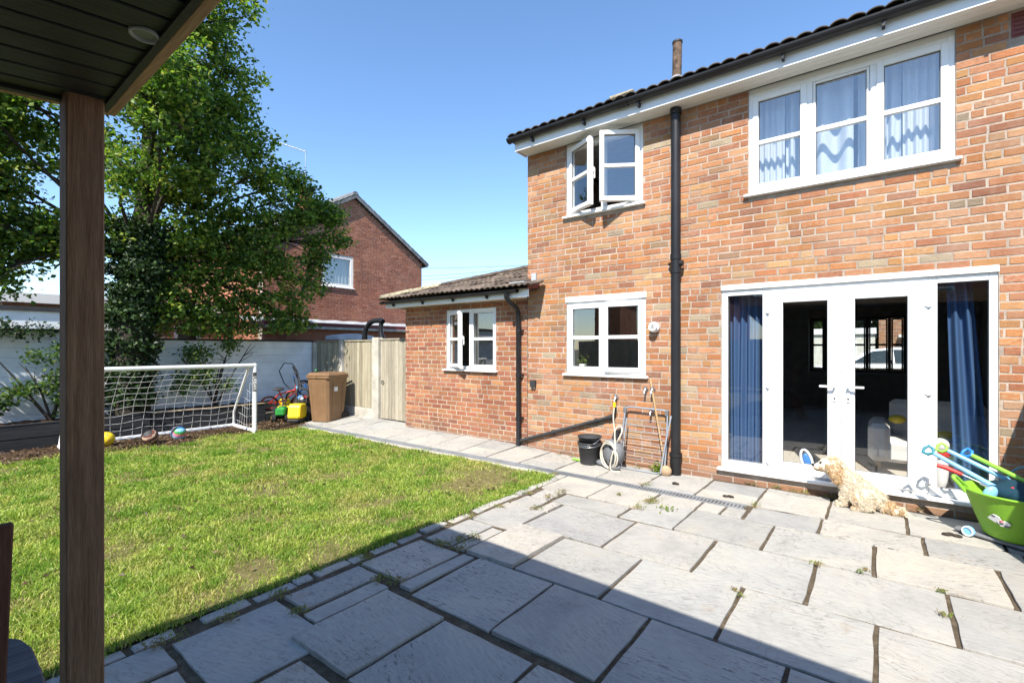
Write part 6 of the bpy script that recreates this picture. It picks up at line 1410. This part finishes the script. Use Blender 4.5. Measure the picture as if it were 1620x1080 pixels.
for nd in MAT['apricot'].node_tree.nodes:
    if nd.type == 'VALTORGB' and len(nd.color_ramp.elements) == 3:
        for e, c_ in zip(nd.color_ramp.elements, ((.46, .29, .14), (.60, .41, .22), (.72, .54, .33))): e.color = (*c_, 1)
def fur(body, parent, n, length):
    me = body.data; me.calc_loop_triangles(); nv = len(me.vertices); co = np.empty(nv * 3, np.float32); me.vertices.foreach_get('co', co); co = co.reshape(-1, 3); nr = np.empty(nv * 3, np.float32); me.vertices.foreach_get('normal', nr); nr = nr.reshape(-1, 3)
    tr = np.empty(len(me.loop_triangles) * 3, np.int32); me.loop_triangles.foreach_get('vertices', tr); tr = tr.reshape(-1, 3)
    A_, B_, C_ = co[tr[:, 0]], co[tr[:, 1]], co[tr[:, 2]]; ar = np.linalg.norm(np.cross(B_ - A_, C_ - A_), axis=1); k = RNG.choice(len(tr), n, p=ar / ar.sum())
    u, v = RNG.random(n), RNG.random(n); f = u + v > 1; u[f] = 1 - u[f]; v[f] = 1 - v[f]
    P = A_[k] + (B_[k] - A_[k]) * u[:, None] + (C_[k] - A_[k]) * v[:, None]; N = nr[tr[k, 0]]
    W = P + np.array(base_of(parent)) - np.array([DX0, DY0, 0]); L = np.full(n, length)
    L[W[:, 0] < -.13] *= .42; L[W[:, 2] < .035] *= .45; L[W[:, 0] > .27] *= 1.9
    L = L * RNG.uniform(.6, 1.3, n)
    # wavy locks: neighbouring hairs share a direction
    ph = np.stack([np.sin(W[:, 0] * 90 + W[:, 2] * 60), np.sin(W[:, 1] * 95 + W[:, 0] * 40), np.sin(W[:, 2] * 85 + W[:, 1] * 50)], 1)
    g = np.array([.40, 0, -.6]); d1 = N * .65 + g * .55 + ph * .38 + RNG.normal(0, .16, (n, 3)); d1 /= np.linalg.norm(d1, axis=1)[:, None]; d2 = N * .1 + g - ph * .45 + RNG.normal(0, .25, (n, 3)); d2 /= np.linalg.norm(d2, axis=1)[:, None]
    s_ = np.cross(d1, RNG.normal(0, 1, (n, 3))); s_ /= np.linalg.norm(s_, axis=1)[:, None]; s_ *= RNG.uniform(.0010, .0022, n)[:, None]
    P = P - N * .004; M_ = P + d1 * (L * .55)[:, None]; T_ = M_ + d2 * (L * .55)[:, None]
    V = np.stack([P - s_, P + s_, M_ + s_, M_ - s_, T_], 1) + np.array(base_of(parent))
    ear = (np.abs(W[:, 1] + .005) > .066) & (W[:, 2] > .23) & (W[:, 0] < .0); muz = (W[:, 0] < -.155) & (W[:, 2] < .345); tail = (W[:, 0] > .29) & (W[:, 0] < .38)
    ap = (ear | muz | tail) & (RNG.random(n) < .85)
    for nm, q, mt in (('fur', ~ap, MAT['fur']), ('ear_fur', ap, MAT['apricot'])):
        V_ = V[q].reshape(-1, 3); i0 = np.arange(q.sum()) * 5
        F = np.concatenate([np.stack([i0, i0 + 1, i0 + 2], 1), np.stack([i0, i0 + 2, i0 + 3], 1), np.stack([i0 + 3, i0 + 2, i0 + 4], 1)]); np_mesh(nm, V_, F, mt, parent)
fur(body, DOG, 42000, .030)
m = MB(); m.ball(dj(-.236, -.014, .345), .017, 12, 8, None, (1, 1.2, .9)); m.build('nose', MAT['black'], DOG)
for y_ in (-.066, .042):
    m = MB(); m.ball(dj(-.172, y_ * .82, .385), .012, 10, 6); m.build('eye', MAT['black'], DOG)
m = MB(); m.tube([dj(-.232, -.02, .318), dj(-.205, -.050, .308), dj(-.175, -.060, .315)], .004, 5); m.build('mouth', MAT['black'], DOG)

# ------------------------------------------------------------------ behind the glass
def curtain(name, label, x0, x1, yc, z0, z1, waves, amp, mat, group=None, skew=0.0, taper_=1.0, yk=0):
    n = int(waves * 10); m = MB(); k = 9
    V_ = []
    for j in range(k + 1):
        z = z0 + (z1 - z0) * j / k; q = 1 - j / k
        for i in range(n + 1):
            u = i / n; w_ = (x1 - x0) * (1 + (taper_ - 1) * q); x = x0 + skew * q + w_ * u
            V_.append((x, yc + amp * math.sin(2 * math.pi * waves * u + .5 * math.sin(3 * u + j * .3)) + .3 * amp * math.sin(11 * u + z * 2), z))
    m.add(V_, [(j * (n + 1) + i, j * (n + 1) + i + 1, (j + 1) * (n + 1) + i + 1, (j + 1) * (n + 1) + i) for j in range(k) for i in range(n)], True)
    return tag(m.build(name, MAT[mat], None, recalc=False), label, 'curtain', group)
curtain('curtain', 'blue curtain hanging behind the left side pane of the patio doors', -1.36, -1.03, 5.90, .14, 2.15, 4.5, .03, 'curtain_blue')
curtain('curtain', 'blue curtain hanging behind the right side pane by the tub', .49, .66, 5.92, .14, 2.12, 2.5, .035, 'curtain_blue', None, .06, 1.45)
curtain('curtain', 'white voile curtain in the left light of the wide upstairs window', -1.08, -.80, 5.86, 3.08, 4.24, 5, .018, 'curtain_white')
curtain('curtain', 'pale blue drape behind the left mullion of the wide upstairs window', -.80, -.62, 5.90, 3.06, 4.24, 2, .03, 'curtain_pale')
curtain('curtain', 'pale blue drape in the middle light of the wide upstairs window', -.60, -.20, 5.88, 3.06, 4.24, 2.0, .04, 'curtain_pale')
curtain('curtain', 'pale drape just right of the dark gap in the middle upstairs light', -.165, .06, 5.88, 3.06, 4.24, 1.6, .035, 'curtain_pale')
curtain('curtain', 'narrow blue drape at the left of the right upstairs light', .05, .17, 5.9, 3.06, 4.24, 1.5, .025, 'curtain_pale')
curtain('curtain', 'white voile curtain in the right light of the wide upstairs window', .18, .48, 5.86, 3.08, 4.24, 5, .018, 'curtain_white')
curtain('curtain', 'white net behind the open right sash of the small upstairs window', -2.52, -2.38, 5.9, 3.2, 4.24, 3, .02, 'curtain_white')
m = MB(); m.box((-1.1, 5.84, 4.20), (.5, 5.95, 4.255)); tag(m.build('curtain_pelmet', MAT['int_wall'], None), 'curtain rail box above the wide upstairs window drapes', 'curtain rail')
SO = thing('sofa', 'cream upholstered sofa standing inside the patio doors', 'sofa', (.25, 7.1, .1))
m = MB(); m.box((-.06, 6.75, .20), (.95, 7.5, .44)); m.build('sofa_base', MAT['cream'], SO, bevel=.04)
m = MB(); m.box((-.10, 6.72, .20), (.10, 7.5, .62)); m.build('sofa_arm', MAT['cream'], SO, bevel=.05)
m = MB(); m.box((.10, 7.35, .44), (.95, 7.55, .85)); m.build('sofa_back', MAT['cream'], SO, bevel=.05)
for x_ in (-.03, .85):
    m = MB(); m.box((x_, 6.8, .10), (x_ + .05, 6.85, .198)); m.build('sofa_leg', MAT['broom'], SO)
for x_, lb in ((.0, 'yellow cushion on the near arm of the cream sofa'), (.42, 'second yellow cushion along the seat of the cream sofa')):
    t = thing('cushion', lb, 'cushion', (x_ + .15, 7.1, .45), 'yellow cushions'); m = MB(); m.ball((x_ + .17, 7.12, .50 if x_ else .645), .085, 14, 10, None, (1, .6, .6)); m.build('cushion_pad', MAT['yellow'], t)
t = thing('toy_easel', 'small white and blue toy leaning inside the left patio door', 'toy', (-.62, 6.05, .1))
m = MB(); m.tube([( -.62 + .05 * math.cos(a) - .03 * math.sin(a), 6.05 + .03 * math.sin(a), .25 + .11 * math.sin(a)) for a in [2 * math.pi * k / 20 for k in range(20)]], .014, 8, closed=True); m.build('rim', MAT['goal'], t)
m = MB(); m.ball((-.62, 6.06, .245), .05, 14, 8, Euler((0, -.25, 0)).to_matrix(), (.7, .3, 1.7)); m.build('panel', MAT['blue'], t)
m = MB(); m.box((-.74, 6.0, .10), (-.50, 6.14, .14)); m.build('foot', MAT['goal'], t, bevel=.02)
t = thing('soft_toy', 'red and white soft toy slumped behind the right side pane', 'soft toy', (.47, 5.98, .1))
m = MB(); m.ball((.46, 6.02, .32), .08, 16, 10, None, (.75, .7, 2.4)); m.build('toy_body', MAT['roomwhite'], t)
m = MB(); m.ball((.455, 6.0, .56), .072, 16, 10, None, (1, .8, .9)); m.build('toy_head', MAT['roomwhite'], t)
m = MB(); m.lathe([(.072, -.035), (.078, 0), (.068, .03)], (.457, 6.005, .49), 18, None, True, .95, .8); m.build('scarf', MAT['roomred'], t)
t = thing('window_plant', 'small green pot plant on the kitchen window sill', 'plant', (-3.28, 5.86, 1.14))
m = MB(); m.lathe([(.001, 1.17), (.04, 1.17), (.055, 1.25), (.048, 1.25), (.001, 1.235)], (-3.27, 5.87, 0), 16); m.build('pot', MAT['goal'], t)
P = np.array([-3.27, 5.87, 1.30]) + RNG.normal(0, .035, (80, 3)); V, F = leaf_mesh(P, .035, .6); np_mesh('foliage', V, F, MAT['weed'], t)

# ------------------------------------------------------------------ the street seen through the house
FF = thing('front_fence', 'low orange stained timber fence seen through the house', 'fence', (0, 16.2, 0))
for k in range(24):
    m = MB(); x_ = -3.4 + k * .30; m.box((x_, 16.2, .05), (x_ + .292, 16.23, .93)); m.build('fence_board', MAT['orange_wood'], FF)
CAR = thing('parked_car', 'white estate car parked beyond the front fence', 'car', (.6, 18.6, 0))
def car():
    L0, L1, y0, y1 = -2.0, 2.5, 17.8, 19.5
    low = [(L0, .35), (L0 + .02, .72), (L0 + .35, .88), (L0 + 1.15, .98), (L1 - .25, 1.02), (L1, .95), (L1 + .02, .4), (L1 - .2, .28), (L0 + .2, .26)]
    m = MB(); m.prism(low, 1, y0, y1); m.build('body', MAT['carpaint'], CAR, bevel=.06)
    top = [(L0 + 1.05, .985), (L0 + 1.75, 1.42), (L0 + 2.3, 1.50), (L1 - 1.0, 1.49), (L1 - .45, 1.30), (L1 - .2, 1.02)]
    n_ = len(top); m = MB(); q = [(x, y0 + .03 + .22 * (z - .98) / .5, z) for x, z in top] + [(x, y1 - .03 - .22 * (z - .98) / .5, z) for x, z in top]
    m.add(q, [tuple(range(n_)), tuple(range(2 * n_ - 1, n_ - 1, -1))] + [(i, n_ + i, n_ + (i + 1) % n_, (i + 1) % n_) for i in range(n_)]); m.build('cabin', MAT['carpaint'], CAR, bevel=.04)
    def gl(pts, name='side_window'):
        m = MB(); n2 = len(pts); f = lambda x, z, e: (x, y0 + .03 + .22 * (z - .98) / .5 - e, z)
        m.add([f(x, z, .012) for x, z in pts] + [f(x, z, -.01) for x, z in pts], [tuple(range(n2))] + [(i, n2 + i, n2 + (i + 1) % n2, (i + 1) % n2) for i in range(n2)]); m.build(name, MAT['carglass'], CAR)
    gl([(L0 + 1.35, 1.03), (L0 + 1.85, 1.38), (L0 + 2.25, 1.42), (L0 + 2.3, 1.04)]); gl([(L0 + 2.38, 1.04), (L0 + 2.34, 1.43), (L0 + 3.15, 1.43), (L0 + 3.3, 1.06)]); gl([(L0 + 3.4, 1.07), (L0 + 3.28, 1.42), (L1 - 1.0, 1.41), (L1 - .55, 1.25), (L1 - .45, 1.1)])
    for x_ in (L0 + .85, L1 - .85):
        m = MB(); m.tube([(x_, y0 - .01, .33), (x_, y0 + .2, .33)], .33, 22); wt = m.build('wheel', MAT['tyre'], CAR); m = MB(); m.tube([(x_, y0 - .018, .33), (x_, y0 - .005, .33)], .2, 18); m.build('rim', MAT['chrome'], wt)
    for x_ in (L0 + 2.1, L0 + 3.1):
        m = MB(); m.box((x_, y0 - .02, .86), (x_ + .2, y0 + .01, .89)); m.build('door_handle', MAT['chrome'], CAR, bevel=.005)
car()
OH = thing('opposite_house', 'sunlit brick house across the road seen through the windows', 'house', (3, 30, 0))
m = MB(); m.box((0, 30, 0), (9, 37, 5.2)); wl = m.build('wall', MAT['mortar'], OH)
m = MB()
for (a, b, za, zb) in brick_layout(0, 2.6, 1.0, 4.2, []):
    v, f = brick_geo(b - a, zb - za, proud=.006); m.add([((a + b) / 2 + p[0], 30 + p[1], (za + zb) / 2 + p[2]) for p in v], f)
tag(m.build('brickwork', MAT['brick'], wl, recalc=False), kind='stuff')
m = MB(); m.prism([(29.6, 5.1), (37.4, 5.1), (33.5, 7.4)], 0, -.3, 9.3); m.build('roof', MAT['tile_dark'], OH)
m = MB(); m.box((.75, 29.3, 2.0), (2.6, 29.99, 2.12)); m.build('porch', MAT['upvc'], OH)
m = MB(); m.box((.9, 29.96, .1), (1.8, 30.02, 1.98)); m.build('front_door', MAT['render'], OH)
OG = thing('opposite_garage', 'pale rendered garage with white fascia across the road', 'garage', (-4, 30, 0))
m = MB(); m.box((-8, 30.2, 0), (-.15, 36, 2.2)); m.build('wall', MAT['render'], OG)
m = MB(); m.box((-8.1, 30.05, 2.2), (-.1, 36, 2.5)); m.build('fascia', MAT['upvc'], OG)
m = MB(); m.box((-2.1, 30.15, .8), (-.9, 30.25, 1.85)); wn = m.build('window', MAT['upvc'], OG); m = MB(); m.box((-2.0, 30.14, .9), (-1.0, 30.148, 1.75)); m.build('pane', MAT['carglass'], wn)
HG = thing('far_hedge', 'dark green hedge behind the pale garage across the road', 'hedge', (-5, 38, 0))
ctr = clump_leaves([((-9 + 1.8 * k, 38, 2.6), (1.4, 1.0, 1.9)) for k in range(7)], 160, 0, 0); P = np.repeat(ctr, 6, 0) + RNG.normal(0, .15, (len(ctr) * 6, 3)); V, F = leaf_mesh(P, .28, .4); np_mesh('foliage', V, F, MAT['hedge'], HG)
m = MB(); m.tube([(-5, 38, 0), (-5, 38, 2.4)], .15, 8); m.build('trunk', MAT['bark'], HG)

# ------------------------------------------------------------------ wooden chair at the near left
AC = thing('wooden_armchair', 'weathered wooden garden armchair with red brown slats at the left edge', 'chair', (-1.7, -.1, 0))
def arm_board(cy_, sg):
    out = [(-1.30, -.055), (-1.30, .055), (-1.72, .068), (-1.86, .068), (-1.93, .055), (-1.975, .028), (-1.99, .0), (-1.975, -.028), (-1.93, -.055), (-1.86, -.068), (-1.72, -.068)]
    m = MB(); q = [(x, cy_ + y_ * sg) for x, y_ in out]; n_ = len(q)
    m.add([(x, y_, z + (x + 1.99) * -.03) for z in (.62, .645) for x, y_ in q], [tuple(range(n_))[::-1], tuple(range(n_, 2 * n_))] + [(i, (i + 1) % n_, n_ + (i + 1) % n_, n_ + i) for i in range(n_)])
    return m.build('arm', MAT['chair_grey'], AC, bevel=.005)
arm_board(.170, 1); arm_board(-.46, 1)
for y_ in (.15, -.43):
    m = MB(); m.box((-1.90, y_ - .02, 0), (-1.82, y_ + .02, .615)); m.build('leg', MAT['chair'], AC, bevel=.004)
    m = MB(); m.bar((-1.25, y_, .0), (-1.42, y_, .60), .04, .08, up=(1, 0, 0)); m.build('leg', MAT['chair'], AC, bevel=.004)
for k in range(6):
    m = MB(); x_ = -1.86 + k * .085; m.box((x_, -.41, .36 - k * .02), (x_ + .075, .13, .38 - k * .02)); m.build('seat_slat', MAT['chair'], AC, bevel=.003)
for k in range(6):
    y_ = .088 - k * .10; m = MB(); m.bar((-1.46, y_, .26), (-1.385, y_ + (.02 if k == 0 else 0), 1.115 + .03 * math.sin(math.pi * k / 5)), .085, .02, up=(1, 0, .1)); m.build('back_slat', MAT['chair'], AC, bevel=.003)

# ------------------------------------------------------------------ what stands behind the camera (seen in the glass)
RF = thing('rear_fence', 'plain timber fence across the far end of the garden behind the canopy', 'fence', (0, -8, 0))
for k in range(22):
    m = MB(); x_ = -11 + k * 1.0; m.box((x_, -8.03, 0), (x_ + .985, -8.0, 1.8)); m.build('fence_panel', MAT['fence'], RF)
for k, (hx_, hw_) in enumerate(((-12, 9), (0, 9.5), (12.5, 9))):
    H_ = thing('rear_house', ('left', 'middle', 'right')[k] + ' brick house of the row behind the garden', 'house', (hx_, -20, 0), 'houses behind the garden')
    m = MB(); m.box((hx_ - hw_ / 2, -27, 0), (hx_ + hw_ / 2, -20, 5.2)); m.build('wall', MAT['brick_far'], H_)
    m = MB(); m.prism([(-27.4, 5.1), (-19.6, 5.1), (-23.5, 8.2)], 0, hx_ - hw_ / 2 - .2, hx_ + hw_ / 2 + .2); rf_ = m.build('roof', MAT['tile_dark'], H_)
    m = MB(); m.box((hx_ + 2.4, -23.9, 7.2), (hx_ + 3.3, -23.1, 9.4)); m.build('chimney', MAT['brick_far'], rf_)
    for wx_, wz_ in ((-2.6, 1.0), (1.4, 1.0), (-2.6, 3.3), (1.4, 3.3)):
        m = MB(); m.box((hx_ + wx_, -20.0, wz_), (hx_ + wx_ + 1.5, -19.94, wz_ + 1.2)); w_ = m.build('window', MAT['upvc'], H_)
        m = MB(); m.box((hx_ + wx_ + .08, -19.935, wz_ + .08), (hx_ + wx_ + 1.42, -19.93, wz_ + 1.12)); m.build('pane', MAT['carglass'], w_)

# ------------------------------------------------------------------ weeds, crumbs and droppings in the joints
def tufts(pts, name, label, mat, n, size, hgt):
    P = []
    for (x, y, s_) in pts:
        k = int(n * s_); P.append(np.array([x, y, .012]) + RNG.normal(0, 1, (k, 3)) * np.array([.028 * s_, .028 * s_, .0]) + np.stack([0 * RNG.random(k), 0 * RNG.random(k), RNG.random(k) * hgt * s_], 1))
    P = np.concatenate(P); V, F = leaf_mesh(P, size, .25, .3, .35); tag(np_mesh(name, V, F, mat), label, 'weeds', kind='stuff')
wp_ = [(-2.41, 2.53, 1.3), (-2.52, 2.62, 1.4), (-2.55, 2.50, 1.2), (-2.62, 2.50, 1.0), (-2.50, 2.75, 1.0), (-2.50, 1.89, 1.0), (-2.40, 1.90, .9), (-2.81, 2.0, 1.2), (-2.55, 1.39, 1.0), (-2.80, 1.4, 1.3), (-2.80, 1.1, 1.1), (-2.82, .85, 1.2), (-1.74, 4.2, 1.1), (-1.73, 4.45, 1.3), (-1.70, 4.35, 1.2),
       (-2.48, 3.6, 1.1), (-1.96, 4.93, .8), (-.90, 4.90, .9), (-.35, 5.62, 1.0), (.19, 5.7, .9), (-.34, 3.83, .7), (-.1, 3.85, .5), (.31, 3.5, .6), (-.65, 3.05, .5), (-2.81, 3.06, 1.0), (-2.8, 3.4, .8), (-2.79, 3.9, .9), (-1.1, 5.66, .6), (-.85, 5.64, .8), (-.6, 5.62, .7), (-.4, 5.6, .6), (-1.03, 1.2, .7), (-1.27, 1.2, .8), (-1.6, 1.22, .7), (-3.0, 4.7, .8), (-2.07, 4.43, .6), (.62, 3.2, .5), (.3, 3.83, .5), (.6, 2.52, .3)]
tufts(wp_, 'joint_weeds', 'small green weeds and moss growing in the paving joints', MAT['weed'], 34, .020, .022)
tufts([(x + RNG.normal(0, .03), y + RNG.normal(0, .03), s_ * .8) for x, y, s_ in wp_ + [(-2.3, 5.55, 1.5), (-2.15, 5.58, 1.6), (-2.05, 5.57, 1.5), (-3.5, 5.6, 1.1), (-3.3, 5.6, 1.3), (-3.7, 5.62, 1.0), (-1.0, 5.65, 1.0), (-.7, 5.63, 1.1), (.3, 5.66, 1.2), (-2.53, 3.9, 1.2), (-2.6, 4.17, 1.0), (-2.54, 4.1, 1.0)]], 'dry_debris', 'dry brown moss and crumbs along the paving joints and wall foot', MAT['dryweed'], 50, .022, .02)
wd = thing('bright_weed', 'bright green weed at the foot of the clothes airer', 'weed', (-2.06, 5.50, 0))
P = np.array([-2.06, 5.49, .05]) + RNG.normal(0, 1, (90, 3)) * np.array([.04, .03, .028]); V, F = leaf_mesh(P, .05, .5, .25, .8); np_mesh('foliage', V, F, MAT['weed'], wd)
wd2 = thing('small_weed', 'tiny green weed growing between slabs near the drain', 'weed', (-1.53, 4.28, 0))
P = np.array([-1.53, 4.28, .02]) + RNG.normal(0, 1, (26, 3)) * np.array([.035, .035, .01]); V, F = leaf_mesh(P, .035, .5, .25, .6); np_mesh('foliage', V, F, MAT['weed'], wd2)
for (x_, y_, s_, lb) in ((-1.72, 5.16, .05, 'brown dropping on the slab nearest the soil pipe'), (-1.18, 5.02, .05, 'brown dropping on the slab in front of the left side pane'), (.45, 5.05, .055, 'brown dropping on the slab between the dog and the tub')):
    t = thing('dropping', lb, 'dropping', (x_, y_, 0), 'brown droppings on the patio')
    m = MB()
    for k in range(3): m.ball((x_ + random.uniform(-.035, .035), y_ + random.uniform(-.015, .015), .012), s_ * .5, 10, 6, None, (1.1, .8, .45))
    o = m.build('dropping_lump', MAT['bark'], t)
